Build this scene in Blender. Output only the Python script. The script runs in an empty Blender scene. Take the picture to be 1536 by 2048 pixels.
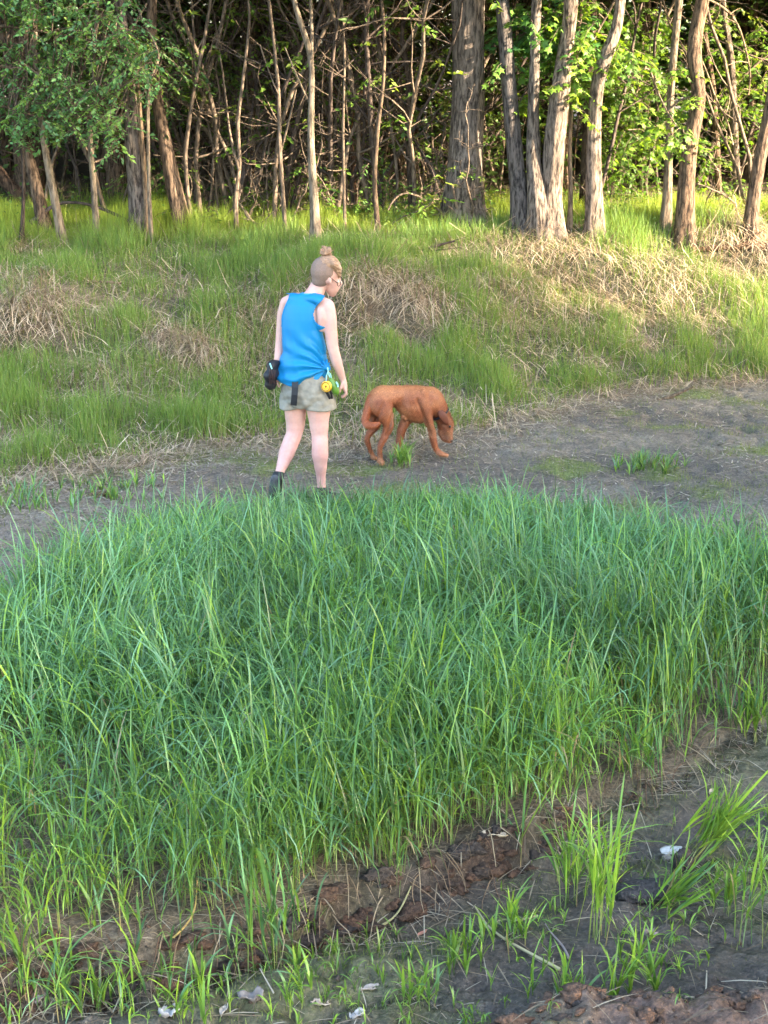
import bpy, bmesh, math, random
import numpy as np
from mathutils import Vector, Matrix, Quaternion

random.seed(11)
RNG = np.random.default_rng(7)
SC = bpy.context.scene
COL = SC.collection
R = math.radians

# ------------------------------------------------------------------ camera
F_PX = 2840.0                 # focal length in pixels of the 1536 x 2048 photograph
CAM_H = 2.8
PITCH = R(17.4)
cam_d = bpy.data.cameras.new('camera')
cam_d.sensor_fit = 'AUTO'
cam_d.sensor_width = 36.0
cam_d.lens = 36.0 * F_PX / 2048.0
cam_d.clip_start = 0.05
cam_d.clip_end = 1500.0
cam = bpy.data.objects.new('camera', cam_d)
cam.location = (0, 0, CAM_H)
cam.rotation_euler = (math.pi / 2 - PITCH, 0, 0)
COL.objects.link(cam)
SC.camera = cam

# ------------------------------------------------------------------ sky and sun
SUN_ELEV = R(19)
SUN_AZ = R(-21)               # direction towards the sun, from +x
to_sun = Vector((math.cos(SUN_AZ) * math.cos(SUN_ELEV), math.sin(SUN_AZ) * math.cos(SUN_ELEV), math.sin(SUN_ELEV)))
world = bpy.data.worlds.new('World')
SC.world = world
world.use_nodes = True
wn = world.node_tree
sky = wn.nodes.new('ShaderNodeTexSky')
sky.sky_type = 'NISHITA'
sky.sun_disc = False
sky.sun_elevation = SUN_ELEV
sky.sun_rotation = math.atan2(to_sun.x, to_sun.y)
sky.air_density = 1.0
sky.dust_density = 3.0
sky.ozone_density = 1.0
bg = wn.nodes['Background']
bg.inputs['Strength'].default_value = 0.15
wn.links.new(sky.outputs[0], bg.inputs['Color'])
sun_d = bpy.data.lights.new('sun', 'SUN')
sun_d.energy = 4.3
sun_d.angle = R(0.6)
sun_d.color = (1.0, 0.83, 0.62)
sun = bpy.data.objects.new('sun', sun_d)
sun.rotation_euler = to_sun.to_track_quat('Z', 'Y').to_euler()
sun.location = (20, -8, 12)
COL.objects.link(sun)
SC.view_settings.view_transform = 'Standard'
SC.view_settings.look = 'None'
SC.view_settings.gamma = 1.0
SC.view_settings.use_curve_mapping = False
SC.view_settings.exposure = 3.45
SC.render.engine = 'CYCLES'
SC.cycles.max_bounces = 6
SC.cycles.diffuse_bounces = 3
SC.cycles.glossy_bounces = 2
SC.cycles.transmission_bounces = 4
SC.cycles.sample_clamp_indirect = 6.0
SC.cycles.use_denoising = True

# ------------------------------------------------------------------ noise
def _hash(ix, iy, seed):
    h = (ix.astype(np.int64) * 374761393 + iy.astype(np.int64) * 668265263 + seed * 974711) & 0xffffffff
    h = ((h ^ (h >> 13)) * 1274126177) & 0xffffffff
    h = (h ^ (h >> 16)) & 0xffffffff
    return h.astype(np.float64) / 4294967295.0

def vnoise(x, y, seed=0):
    x = np.asarray(x, float); y = np.asarray(y, float)
    ix = np.floor(x); iy = np.floor(y)
    fx = x - ix; fy = y - iy
    ux = fx * fx * (3 - 2 * fx); uy = fy * fy * (3 - 2 * fy)
    ix = ix.astype(np.int64); iy = iy.astype(np.int64)
    a = _hash(ix, iy, seed); b = _hash(ix + 1, iy, seed)
    c = _hash(ix, iy + 1, seed); d = _hash(ix + 1, iy + 1, seed)
    return (a + (b - a) * ux) * (1 - uy) + (c + (d - c) * ux) * uy      # 0..1

def fbm(x, y, seed=0, octv=4, gain=0.5):
    s = 0.0; a = 1.0; t = 0.0
    for o in range(octv):
        s = s + a * (vnoise(x * 2 ** o + 17.3 * o, y * 2 ** o - 9.1 * o, seed + o) * 2 - 1)
        t += a; a *= gain
    return s / t                                                          # -1..1

def sstep(a, b, x):
    t = np.clip((np.asarray(x, float) - a) / (b - a), 0, 1)
    return t * t * (3 - 2 * t)

# ------------------------------------------------------------------ rays
CP, SP = math.cos(PITCH), math.sin(PITCH)
def ray(px, py):
    u = (px - 768) / F_PX; v = (py - 1024) / F_PX
    d = Vector((u, CP - v * SP, -SP - v * CP))
    return d

def on_plane(px, py, Y):
    """point of the vertical plane y = Y seen at that place of the photograph"""
    d = ray(px, py)
    t = Y / d.y
    return Vector((d.x * t, Y, CAM_H + d.z * t))

def on_level(px, py, z):
    d = ray(px, py)
    t = (z - CAM_H) / d.z
    return Vector((d.x * t, d.y * t, z))

# ------------------------------------------------------------------ terrain
def curve_of(pts):
    xs = np.array([p[0] for p in pts]); ys = np.array([p[1] for p in pts])
    return xs, ys

def level_curve(pix, z=0.0):
    P = [on_level(a, b, z) for a, b in pix]
    P = sorted([(p.x, p.y) for p in P])
    return [(P[0][0] - 6, P[0][1])] + P + [(P[-1][0] + 6, P[-1][1])]

FOOT_X, FOOT_Y = curve_of([(-30, 7.5), (-5, 9.2), (-2.9, 9.75), (-1.9, 10.15), (-1.2, 10.7), (-.1, 10.9), (.8, 11.3), (1.5, 12.1),
                           (2.6, 12.8), (3.8, 13.2), (7, 13.9), (30, 17)])
TOP_X, TOP_Y = curve_of([(-30, 13.5), (-6, 15.0), (-3.5, 15.1), (0, 15.3), (3.4, 15.6), (6, 16.1), (30, 20)])
# front edge of the turf shelf where the tall grass stands (a small eroded step)
LEDGE_X, LEDGE_Y = curve_of(level_curve([(-120, 1990), (60, 1960), (240, 1935), (420, 1880), (600, 1830), (700, 1790), (860, 1762), (1010, 1720),
                                         (1120, 1665), (1230, 1590), (1340, 1530), (1540, 1420), (1700, 1330)], 0.05))
# back edge of the shelf
BACK_X, BACK_Y = curve_of(level_curve([(-160, 1270), (20, 1300), (180, 1190), (330, 1110), (600, 1060), (900, 1048), (1150, 1074), (1350, 1120),
                                       (1530, 1195), (1700, 1260)], 0.05))
GULLY = level_curve([(-300, 2120), (80, 2010), (300, 2000), (430, 1950), (560, 1915), (700, 1880), (900, 1850), (1100, 1790), (1280, 1700), (1536, 1600), (1750, 1520)], -.04)
GUL_X, GUL_Y = curve_of(GULLY)
RIDGE_X, RIDGE_Y = curve_of(level_curve([(500, 2130), (800, 2090), (1000, 2040), (1150, 2008), (1300, 1990), (1536, 1990), (1700, 1995)], 0.06))
TOPZ = 1.15

SCARPS = []   # (x, y, rx, ry, height) slumped turf lumps on the bank; filled below
for (px, py, rx, ry, hh) in [(45, 660, .62, .5, .24), (790, 615, .8, .38, .2), (560, 640, .6, .4, .10), (1080, 520, 1.0, .35, .12), (1290, 575, .9, .4, .14),
                             (1490, 520, .7, .35, .2), (380, 700, .5, .5, .1), (1000, 600, .5, .3, .08), (690, 600, .4, .3, .1)]:
    SCARPS.append([px, py, rx, ry, hh])

def bank_t(x, y):
    yf = np.interp(x, FOOT_X, FOOT_Y) + 0.22 * fbm(np.asarray(x) * .9, np.asarray(y) * .9, 31, 3)
    yt = np.interp(x, TOP_X, TOP_Y)
    return (y - yf) / (yt - yf), yf, yt

def scarp_xy():
    # place the lumps on the smooth bank once
    out = []
    for px, py, rx, ry, hh in SCARPS:
        ts = np.linspace(8, 18, 500)
        d = ray(px, py)
        X = d.x * ts / d.y; Y = ts; Z = CAM_H + d.z * ts / d.y
        t, _, _ = bank_t(X, Y)
        zz = TOPZ * sstep(-.05, 1.0, t)
        k = int(np.argmax(Z < zz))
        out.append((X[k], Y[k], rx, ry, hh))
    return out
SCXY = scarp_xy()

def terrain(x, y, fine=True):
    x = np.asarray(x, float); y = np.asarray(y, float)
    t, yf, yt = bank_t(x, y)
    z = TOPZ * (0.35 * np.clip(t, 0, 1) + 0.65 * sstep(0, 1.0, t))
    onbank = sstep(-.02, .12, t)
    z = z + onbank * (.065 * fbm(x * .8, y * .8, 5, 3) + .035 * fbm(x * 2.7, y * 2.7, 6, 3)) * (1 - .5 * sstep(.9, 1.3, t))
    for sx, sy, rx, ry, hh in SCXY:
        q = (x - sx) / rx
        w = np.exp(-q * q)
        e = (y - (sy - .1 + .12 * fbm(x * 3, y * 1.0, 9, 2)))
        z = z + hh * w * sstep(-.10, .10, e) * (1 - sstep(.3, 1.9, e)) - .4 * hh * w * sstep(-.5, -.1, e) * (1 - sstep(-.1, .02, e))
    # behind the bank the wood's floor rolls gently
    z = z + sstep(1.05, 1.6, t) * (.12 * fbm(x * .35, y * .35, 12, 3))
    # river bed
    bed = 1 - onbank
    z = z + bed * (.035 * fbm(x * .7, y * .7, 2, 3))
    inside = (y - np.interp(x, LEDGE_X, LEDGE_Y)) + .10 * fbm(x * 2.6, y * 2.6, 21, 3) + .04 * fbm(x * 9, y * 9, 22, 2)
    back = np.interp(x, BACK_X, BACK_Y) - y
    right_soft = sstep(.55, 1.05, x)
    stepz = .115 * (1 - .5 * right_soft)
    shelf = sstep(-.004 - .09 * right_soft, .022 + .16 * right_soft, inside) * sstep(-.35, .45, back)
    z = z + stepz * shelf * (1 + .25 * fbm(x * 1.7, y * 1.7, 23, 3))
    # gully below the step
    g = y - np.interp(x, GUL_X, GUL_Y) + .05 * fbm(x * 2.2, y * 2.2, 26, 2)
    z = z - .080 * np.exp(-(g / .12) ** 2) * (1 - onbank)
    # mud hump in the middle of the near flat
    hump = on_level(655, 1945, .03)
    r2 = ((x - hump.x) / .26) ** 2 + ((y - hump.y) / .12) ** 2
    z = z + .055 * np.exp(-r2 * r2) 
    # near ridge of bare soil at the lower right
    rd = np.interp(x, RIDGE_X, RIDGE_Y) + .05 * fbm(x * 3, y * 3, 28, 3) - y
    z = z + .15 * sstep(-.03, .10, rd) * sstep(.05, .5, x) * (1 + .15 * fbm(x * 6, y * 6, 29, 2))
    if fine:
        near = 1 - sstep(9.0, 11.5, y)
        bedm = bed * (1 - .55 * shelf)
        lump = fbm(x * 6.0, y * 6.0, 41, 4, .55)
        pits = np.abs(fbm(x * 4.1 + .4 * lump, y * 4.1, 47, 3))
        z = z + bedm * (.030 * lump - .035 * np.exp(-(pits / .09) ** 2) * sstep(-.1, .5, fbm(x * 1.1, y * 1.1, 49, 2)))
        z = z + near * (.013 * fbm(x * 22, y * 22, 44, 3, .6) + .020 * np.minimum(0, .25 - np.abs(fbm(x * 7.5, y * 7.5, 45, 3)) * 2.2) * bed) * (1 - .5 * shelf)
        # crumbly faces: rough near the step and the ridge
        face = np.exp(-((inside) / .07) ** 2) * sstep(-.2, .1, back) + sstep(-.05, .02, rd) * sstep(.05, .5, x)
        z = z + near * face * (.040 * fbm(x * 13, y * 13, 51, 4, .6))
    return z

def tz(x, y):
    return float(terrain(np.array([x]), np.array([y]))[0])

def ground_hit(px, py, dmax=60):
    d = ray(px, py)
    ts = np.concatenate([np.linspace(2.5, 22, 1600), np.linspace(22, dmax, 400)])
    X = d.x * ts / d.y; Z = CAM_H + d.z * ts / d.y
    zz = terrain(X, ts)
    below = Z < zz
    k = int(np.argmax(below)) if below.any() else len(ts) - 1
    return Vector((X[k], ts[k], zz[k]))

# ------------------------------------------------------------------ object helpers
def link(o, parent=None):
    COL.objects.link(o)
    if parent is not None:
        o.parent = parent
    return o

def tag(o, label=None, cat=None, group=None, kind=None):
    if label: o['label'] = label
    if cat: o['category'] = cat
    if group: o['group'] = group
    if kind: o['kind'] = kind
    return o

def empty(name, loc, rz=0.0):
    o = bpy.data.objects.new(name, None)
    o.empty_display_size = .1
    o.location = loc
    o.rotation_euler = (0, 0, rz)
    return link(o)

def mesh_np(name, V, Fq, mat, cols=None, smooth=True, parent=None, quads=True, loc=None):
    """V (n,3), Fq (m,4 or 3) -> object"""
    me = bpy.data.meshes.new(name)
    V = np.ascontiguousarray(V, dtype=np.float32); Fq = np.ascontiguousarray(Fq, dtype=np.int32)
    k = Fq.shape[1]
    me.vertices.add(len(V)); me.vertices.foreach_set('co', V.ravel())
    me.loops.add(Fq.size); me.loops.foreach_set('vertex_index', Fq.ravel())
    me.polygons.add(len(Fq))
    me.polygons.foreach_set('loop_start', np.arange(0, Fq.size, k, dtype=np.int32))
    me.polygons.foreach_set('loop_total', np.full(len(Fq), k, dtype=np.int32))
    me.polygons.foreach_set('use_smooth', np.full(len(Fq), smooth, dtype=bool))
    me.update(calc_edges=True)
    if cols is not None:
        for nm, c in (cols.items() if isinstance(cols, dict) else [('tint', cols)]):
            c = np.asarray(c, np.float32)
            if c.shape[1] == 3:
                c = np.concatenate([c, np.ones((len(c), 1), np.float32)], 1)
            at = me.color_attributes.new(nm, 'FLOAT_COLOR', 'POINT')
            at.data.foreach_set('color', np.ascontiguousarray(c, np.float32).ravel())
    me.materials.append(mat)
    o = bpy.data.objects.new(name, me)
    if loc is not None: o.location = loc
    return link(o, parent)

class Acc:
    """collects triangles / quads with colours"""
    def __init__(s): s.V = []; s.F = []; s.C = []; s.n = 0
    def add(s, V, F, C=None):
        V = np.asarray(V, float); F = np.asarray(F, int)
        if F.shape[1] == 3: F = np.concatenate([F, F[:, 2:3]], 1)
        s.V.append(V); s.F.append(F + s.n); s.n += len(V)
        s.C.append(np.ones((len(V), 3)) if C is None else np.broadcast_to(np.asarray(C, float), (len(V), 3)))
    def build(s, name, mat, parent=None, smooth=True, loc=None):
        V = np.concatenate(s.V); F = np.concatenate(s.F); C = np.concatenate(s.C)
        tri = F[:, 2] == F[:, 3]
        if tri.any():
            me = bpy.data.meshes.new(name)
            faces = [tuple(f[:3]) if t else tuple(f) for f, t in zip(F.tolist(), tri.tolist())]
            if loc is not None: V = V - np.array(loc)
            me.from_pydata(V.tolist(), [], faces)
            me.polygons.foreach_set('use_smooth', np.full(len(faces), smooth, dtype=bool))
            at = me.color_attributes.new('tint', 'FLOAT_COLOR', 'POINT')
            at.data.foreach_set('color', np.concatenate([C, np.ones((len(C), 1))], 1).astype(np.float32).ravel())
            me.materials.append(mat)
            o = bpy.data.objects.new(name, me)
            if loc is not None and parent is None: o.location = loc
            return link(o, parent)
        if loc is not None: V = V - np.array(loc)
        o = mesh_np(name, V, F, mat, C, smooth, parent)
        if loc is not None and parent is None: o.location = loc
        return o

def tube(acc, pts, rad, sides=6, col=None, cap=True, rough=0.0, seed=0, flare=0.0):
    """swept tube through points with radii"""
    P = np.array([tuple(p) for p in pts], float); n = len(P)
    rad = np.broadcast_to(np.asarray(rad, float), (n,))
    T = np.gradient(P, axis=0); T /= np.linalg.norm(T, axis=1)[:, None] + 1e-9
    up = np.array([0, 0, 1.0]) if abs(T[0][2]) < .9 else np.array([1.0, 0, 0])
    a = np.cross(T[0], up); a /= np.linalg.norm(a)
    A = []
    for i in range(n):
        a = a - T[i] * np.dot(a, T[i]); a /= np.linalg.norm(a) + 1e-9
        A.append(a.copy())
    A = np.array(A); B = np.cross(T, A)
    th = np.linspace(0, 2 * np.pi, sides, endpoint=False)
    r = rad[:, None] * np.ones((1, sides))
    if rough > 0:
        L = np.concatenate([[0], np.cumsum(np.linalg.norm(np.diff(P, axis=0), axis=1))])
        r = r * (1 + rough * (bark_relief(th[None, :], L[:, None], rad.max(), seed)))
    if flare > 0:
        r = r * (1 + flare * np.exp(-np.maximum(P[:, 2], 0) / .22)[:, None] * (.5 + .5 * np.cos(5 * th + seed) + .3 * np.cos(3 * th + 2 * seed))[None, :])
    V = P[:, None, :] + A[:, None, :] * (np.cos(th)[None, :, None] * r[..., None]) + B[:, None, :] * (np.sin(th)[None, :, None] * r[..., None])
    V = V.reshape(-1, 3)
    i = np.arange(n - 1)[:, None] * sides; j = np.arange(sides)[None, :]; j2 = (j + 1) % sides
    F = np.stack([i + j, i + j2, i + sides + j2, i + sides + j], -1).reshape(-1, 4)
    C = None
    if col is not None:
        c = np.asarray(col, float)
        C = np.repeat(c, sides, 0) if c.ndim == 2 else c
    acc.add(V, F, C)
    if cap:
        for k, base in ((0, 0), (n - 1, (n - 1) * sides)):
            c0 = P[k]
            VV = np.concatenate([V[base:base + sides], c0[None]], 0)
            jj = np.arange(sides)
            f = np.stack([jj, (jj + 1) % sides, np.full(sides, sides), np.full(sides, sides)], -1)
            f3 = np.stack([jj, (jj + 1) % sides, np.full(sides, sides)], -1)
            if k == 0: f3 = f3[:, ::-1]
            acc.add(VV, f3, None if C is None else (C if C.ndim == 1 else C[base]))

def bark_relief(th, L, R0, seed):
    # long vertical furrows that wander; works on the circle through cos/sin
    u = np.cos(th) * 3.2 * (R0 / .12) ** .6; v = np.sin(th) * 3.2 * (R0 / .12) ** .6
    a = fbm(u * 1.6 + L * .35 + seed * 3.1, v * 1.6 + L * .9, 60 + seed, 3)
    b = fbm(u * 3.4 + seed, v * 3.4 + L * 2.2, 70 + seed, 2)
    low = fbm(u * .25 + seed, v * .25 + L * 1.1, 80 + seed, 2)
    return (-np.abs(a) * 1.5 + .40 + .45 * b) * .8 + low * .6

def resample(pts, rad, step):
    P = np.array([tuple(p) for p in pts], float); rad = np.asarray(rad, float)
    L = np.concatenate([[0], np.cumsum(np.linalg.norm(np.diff(P, axis=0), axis=1))])
    n = max(4, int(L[-1] / step))
    s = np.linspace(0, L[-1], n)
    # catmull-like smoothing by interpolating and blurring
    Q = np.stack([np.interp(s, L, P[:, k]) for k in range(3)], 1); rr = np.interp(s, L, rad)
    w = max(1, int(.12 * L[-1] / (len(P)) / step))
    for _ in range(3):
        Qp = np.pad(Q, ((w, w), (0, 0)), mode='edge')
        Qs = sum(Qp[k:k + n] for k in range(2 * w + 1)) / (2 * w + 1)
        Qs[0] = Q[0]; Qs[-1] = Q[-1]
        Q = Qs
    return Q, rr

# ------------------------------------------------------------------ materials
def new_mat(name):
    m = bpy.data.materials.new(name); m.use_nodes = True
    nt = m.node_tree
    b = nt.nodes['Principled BSDF']
    return m, nt, b

def node(nt, kind, **kw):
    n = nt.nodes.new(kind)
    for k, v in kw.items():
        if k in n.inputs.keys(): n.inputs[k].default_value = v
        else: setattr(n, k, v)
    return n

def leaf_mat(name, trans=.4, rough=.45, spec=.4, tcol=(1.25, 1.25, .55), strength=1.0):
    m, nt, b = new_mat(name)
    at = node(nt, 'ShaderNodeVertexColor', layer_name='tint')
    tc = node(nt, 'ShaderNodeTexCoord')
    nz = node(nt, 'ShaderNodeTexNoise', Scale=9.0, Detail=2.0)
    nt.links.new(tc.outputs['Object'], nz.inputs['Vector'])
    mr = node(nt, 'ShaderNodeMapRange'); mr.inputs['To Min'].default_value = .78; mr.inputs['To Max'].default_value = 1.22
    nt.links.new(nz.outputs['Fac'], mr.inputs['Value'])
    mx = node(nt, 'ShaderNodeMix', data_type='RGBA', blend_type='MULTIPLY'); mx.inputs['Factor'].default_value = 1.0
    nt.links.new(at.outputs['Color'], mx.inputs[6]); nt.links.new(mr.outputs[0], mx.inputs[7])
    nt.links.new(mx.outputs[2], b.inputs['Base Color'])
    b.inputs['Roughness'].default_value = rough
    b.inputs['Specular IOR Level'].default_value = spec
    t = node(nt, 'ShaderNodeBsdfTranslucent')
    m2 = node(nt, 'ShaderNodeMix', data_type='RGBA', blend_type='MULTIPLY'); m2.inputs['Factor'].default_value = 1.0
    nt.links.new(mx.outputs[2], m2.inputs[6]); m2.inputs[7].default_value = (*tcol, 1)
    nt.links.new(m2.outputs[2], t.inputs['Color'])
    ms = node(nt, 'ShaderNodeMixShader'); ms.inputs[0].default_value = trans
    nt.links.new(b.outputs[0], ms.inputs[1]); nt.links.new(t.outputs[0], ms.inputs[2])
    nt.links.new(ms.outputs[0], nt.nodes['Material Output'].inputs['Surface'])
    return m

def bark_mat(name, dark, light, scale=22.0, moss=0.0, strength=.8):
    m, nt, b = new_mat(name)
    tc = node(nt, 'ShaderNodeTexCoord')
    mp = node(nt, 'ShaderNodeMapping'); mp.inputs['Scale'].default_value = (1, 1, .22)
    nt.links.new(tc.outputs['Object'], mp.inputs['Vector'])
    n1 = node(nt, 'ShaderNodeTexNoise', Scale=scale, Detail=6.0, Roughness=.65)
    nt.links.new(mp.outputs[0], n1.inputs['Vector'])
    n2 = node(nt, 'ShaderNodeTexNoise', Scale=3.0, Detail=3.0)
    nt.links.new(tc.outputs['Object'], n2.inputs['Vector'])
    cr = node(nt, 'ShaderNodeValToRGB')
    cr.color_ramp.elements[0].position = .40; cr.color_ramp.elements[0].color = (*dark, 1)
    cr.color_ramp.elements[1].position = .58; cr.color_ramp.elements[1].color = (*light, 1)
    nt.links.new(n1.outputs['Fac'], cr.inputs['Fac'])
    at = node(nt, 'ShaderNodeVertexColor', layer_name='tint')
    mx = node(nt, 'ShaderNodeMix', data_type='RGBA', blend_type='MULTIPLY'); mx.inputs['Factor'].default_value = 1.0
    nt.links.new(cr.outputs[0], mx.inputs[6]); nt.links.new(at.outputs['Color'], mx.inputs[7])
    m3 = node(nt, 'ShaderNodeMix', data_type='RGBA', blend_type='MIX')
    mr = node(nt, 'ShaderNodeMapRange'); mr.inputs['From Min'].default_value = .5; mr.inputs['From Max'].default_value = .75; mr.inputs['To Max'].default_value = .55
    nt.links.new(n2.outputs['Fac'], mr.inputs['Value']); nt.links.new(mr.outputs[0], m3.inputs[0])
    nt.links.new(mx.outputs[2], m3.inputs[6])
    mid = tuple((a + c) * .5 for a, c in zip(dark, light))
    m3.inputs[7].default_value = (mid[0] * (1 - .3 * moss), mid[1] * (1 + .25 * moss), mid[2] * (1 - .3 * moss), 1)
    nt.links.new(m3.outputs[2], b.inputs['Base Color'])
    b.inputs['Roughness'].default_value = .9
    b.inputs['Specular IOR Level'].default_value = .2
    bp = node(nt, 'ShaderNodeBump'); bp.inputs['Strength'].default_value = strength; bp.inputs['Distance'].default_value = .03
    nt.links.new(n1.outputs['Fac'], bp.inputs['Height']); nt.links.new(bp.outputs[0], b.inputs['Normal'])
    return m

def plain_mat(name, col, rough=.6, spec=.4, noise=0.0, nscale=40.0, bump=0.0, tint=False, sss=0.0, metallic=0.0, stretch=None):
    m, nt, b = new_mat(name)
    tc = node(nt, 'ShaderNodeTexCoord')
    src = tc.outputs['Object']
    if stretch:
        mp = node(nt, 'ShaderNodeMapping'); mp.inputs['Scale'].default_value = stretch
        nt.links.new(src, mp.inputs['Vector']); src = mp.outputs[0]
    nz = node(nt, 'ShaderNodeTexNoise', Scale=nscale, Detail=4.0)
    nt.links.new(src, nz.inputs['Vector'])
    mr = node(nt, 'ShaderNodeMapRange'); mr.inputs['To Min'].default_value = 1 - noise; mr.inputs['To Max'].default_value = 1 + noise
    mr.inputs['From Min'].default_value = .25; mr.inputs['From Max'].default_value = .75
    nt.links.new(nz.outputs['Fac'], mr.inputs['Value'])
    mx = node(nt, 'ShaderNodeMix', data_type='RGBA', blend_type='MULTIPLY'); mx.inputs['Factor'].default_value = 1.0
    mx.inputs[6].default_value = (*col, 1)
    if tint:
        at = node(nt, 'ShaderNodeVertexColor', layer_name='tint')
        nt.links.new(at.outputs['Color'], mx.inputs[6])
    nt.links.new(mr.outputs[0], mx.inputs[7])
    nt.links.new(mx.outputs[2], b.inputs['Base Color'])
    b.inputs['Roughness'].default_value = rough
    b.inputs['Specular IOR Level'].default_value = spec
    b.inputs['Metallic'].default_value = metallic
    if sss > 0:
        b.inputs['Subsurface Weight'].default_value = sss
        b.inputs['Subsurface Radius'].default_value = (.02, .008, .004)
        b.inputs['Subsurface Scale'].default_value = .5
    if bump > 0:
        bp = node(nt, 'ShaderNodeBump'); bp.inputs['Strength'].default_value = 1.0; bp.inputs['Distance'].default_value = bump
        nt.links.new(nz.outputs['Fac'], bp.inputs['Height']); nt.links.new(bp.outputs[0], b.inputs['Normal'])
    return m

def ground_mat():
    m, nt, b = new_mat('ground_soil')
    at = node(nt, 'ShaderNodeVertexColor', layer_name='tint')
    wet = node(nt, 'ShaderNodeVertexColor', layer_name='wet')
    tc = node(nt, 'ShaderNodeTexCoord')
    n1 = node(nt, 'ShaderNodeTexNoise', Scale=55.0, Detail=6.0, Roughness=.65)
    n2 = node(nt, 'ShaderNodeTexNoise', Scale=9.0, Detail=5.0, Roughness=.6)
    n3 = node(nt, 'ShaderNodeTexVoronoi', Scale=70.0)
    for n in (n1, n2, n3): nt.links.new(tc.outputs['Object'], n.inputs['Vector'])
    mr = node(nt, 'ShaderNodeMapRange'); mr.inputs['From Min'].default_value = .3; mr.inputs['From Max'].default_value = .7
    mr.inputs['To Min'].default_value = .35; mr.inputs['To Max'].default_value = 1.75
    nt.links.new(n1.outputs['Fac'], mr.inputs['Value'])
    mr2 = node(nt, 'ShaderNodeMapRange'); mr2.inputs['From Min'].default_value = .3; mr2.inputs['From Max'].default_value = .7
    mr2.inputs['To Min'].default_value = .7; mr2.inputs['To Max'].default_value = 1.3
    nt.links.new(n2.outputs['Fac'], mr2.inputs['Value'])
    mu = node(nt, 'ShaderNodeMath', operation='MULTIPLY')
    nt.links.new(mr.outputs[0], mu.inputs[0]); nt.links.new(mr2.outputs[0], mu.inputs[1])
    mx = node(nt, 'ShaderNodeMix', data_type='RGBA', blend_type='MULTIPLY'); mx.inputs['Factor'].default_value = 1.0
    nt.links.new(at.outputs['Color'], mx.inputs[6]); nt.links.new(mu.outputs[0], mx.inputs[7])
    nt.links.new(mx.outputs[2], b.inputs['Base Color'])
    rr = node(nt, 'ShaderNodeMapRange'); rr.inputs['To Min'].default_value = .95; rr.inputs['To Max'].default_value = .26
    sep = node(nt, 'ShaderNodeSeparateColor')
    nt.links.new(wet.outputs['Color'], sep.inputs[0]); nt.links.new(sep.outputs[0], rr.inputs['Value'])
    nt.links.new(rr.outputs[0], b.inputs['Roughness'])
    b.inputs['Specular IOR Level'].default_value = .45
    # flecks of pale debris and dark grit
    n4 = node(nt, 'ShaderNodeTexNoise', Scale=38.0, Detail=8.0, Roughness=.8)
    mp4 = node(nt, 'ShaderNodeMapping'); mp4.inputs['Scale'].default_value = (1, 2.2, 1); mp4.inputs['Rotation'].default_value = (0, 0, .5)
    nt.links.new(tc.outputs['Object'], mp4.inputs['Vector']); nt.links.new(mp4.outputs[0], n4.inputs['Vector'])
    fr = node(nt, 'ShaderNodeValToRGB'); fr.color_ramp.elements[0].position = .56; fr.color_ramp.elements[0].color = (0, 0, 0, 1)
    fr.color_ramp.elements[1].position = .66; fr.color_ramp.elements[1].color = (.75, .75, .75, 1)
    nt.links.new(n4.outputs['Fac'], fr.inputs['Fac'])
    mxf = node(nt, 'ShaderNodeMix', data_type='RGBA', blend_type='MIX')
    nt.links.new(fr.outputs['Color'], mxf.inputs[0]); nt.links.new(mx.outputs[2], mxf.inputs[6]); mxf.inputs[7].default_value = (.27, .22, .16, 1)
    nt.links.new(mxf.outputs[2], b.inputs['Base Color'])
    b1 = node(nt, 'ShaderNodeBump'); b1.inputs['Distance'].default_value = .03; b1.inputs['Strength'].default_value = 1.0
    nt.links.new(n2.outputs['Fac'], b1.inputs['Height'])
    b2 = node(nt, 'ShaderNodeBump'); b2.inputs['Distance'].default_value = .012; b2.inputs['Strength'].default_value = 1.0
    nt.links.new(n1.outputs['Fac'], b2.inputs['Height']); nt.links.new(b1.outputs[0], b2.inputs['Normal'])
    nt.links.new(b2.outputs[0], b.inputs['Normal'])
    return m

M_GROUND = ground_mat()
M_GRASS = leaf_mat('grass_blade', trans=.26, rough=.38, spec=.6, tcol=(1.3, 1.2, .5))
M_BANKGRASS = leaf_mat('bank_grass_blade', trans=.4, rough=.6, spec=.3, tcol=(1.4, 1.25, .5))
M_STRAW = leaf_mat('dead_straw', trans=.15, rough=.8, spec=.2, tcol=(1, .9, .7))
M_LEAF = leaf_mat('tree_leaf', trans=.45, rough=.5, spec=.4, tcol=(1.35, 1.3, .45))
M_BARK_GREY = bark_mat('bark_grey_brown', (.034, .027, .022), (.20, .16, .128), 38, 0, 1.0)
M_BARK_BROWN = bark_mat('bark_brown', (.030, .021, .015), (.165, .112, .075), 40, 0, 1.0)
M_BARK_PALE = bark_mat('bark_pale', (.075, .058, .042), (.23, .18, .13), 34, .3, .8)
M_TWIG = bark_mat('twig_bark', (.05, .038, .028), (.175, .13, .092), 40, 0, .3)
M_DARKTWIG = bark_mat('dark_twig_bark', (.03, .022, .018), (.10, .075, .06), 40, 0, .3)
# ------------------------------------------------------------------ ground sheet
def geo_out(start, end, n, first):
    # distances growing geometrically from start to end
    g = (end - start)
    r = 1.0
    lo, hi = 1.0001, 3.0
    for _ in range(60):
        r = (lo + hi) / 2
        s = first * (r ** n - 1) / (r - 1)
        if s > g: hi = r
        else: lo = r
    k = np.arange(1, n + 1)
    return start + first * (r ** k - 1) / (r - 1)

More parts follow.
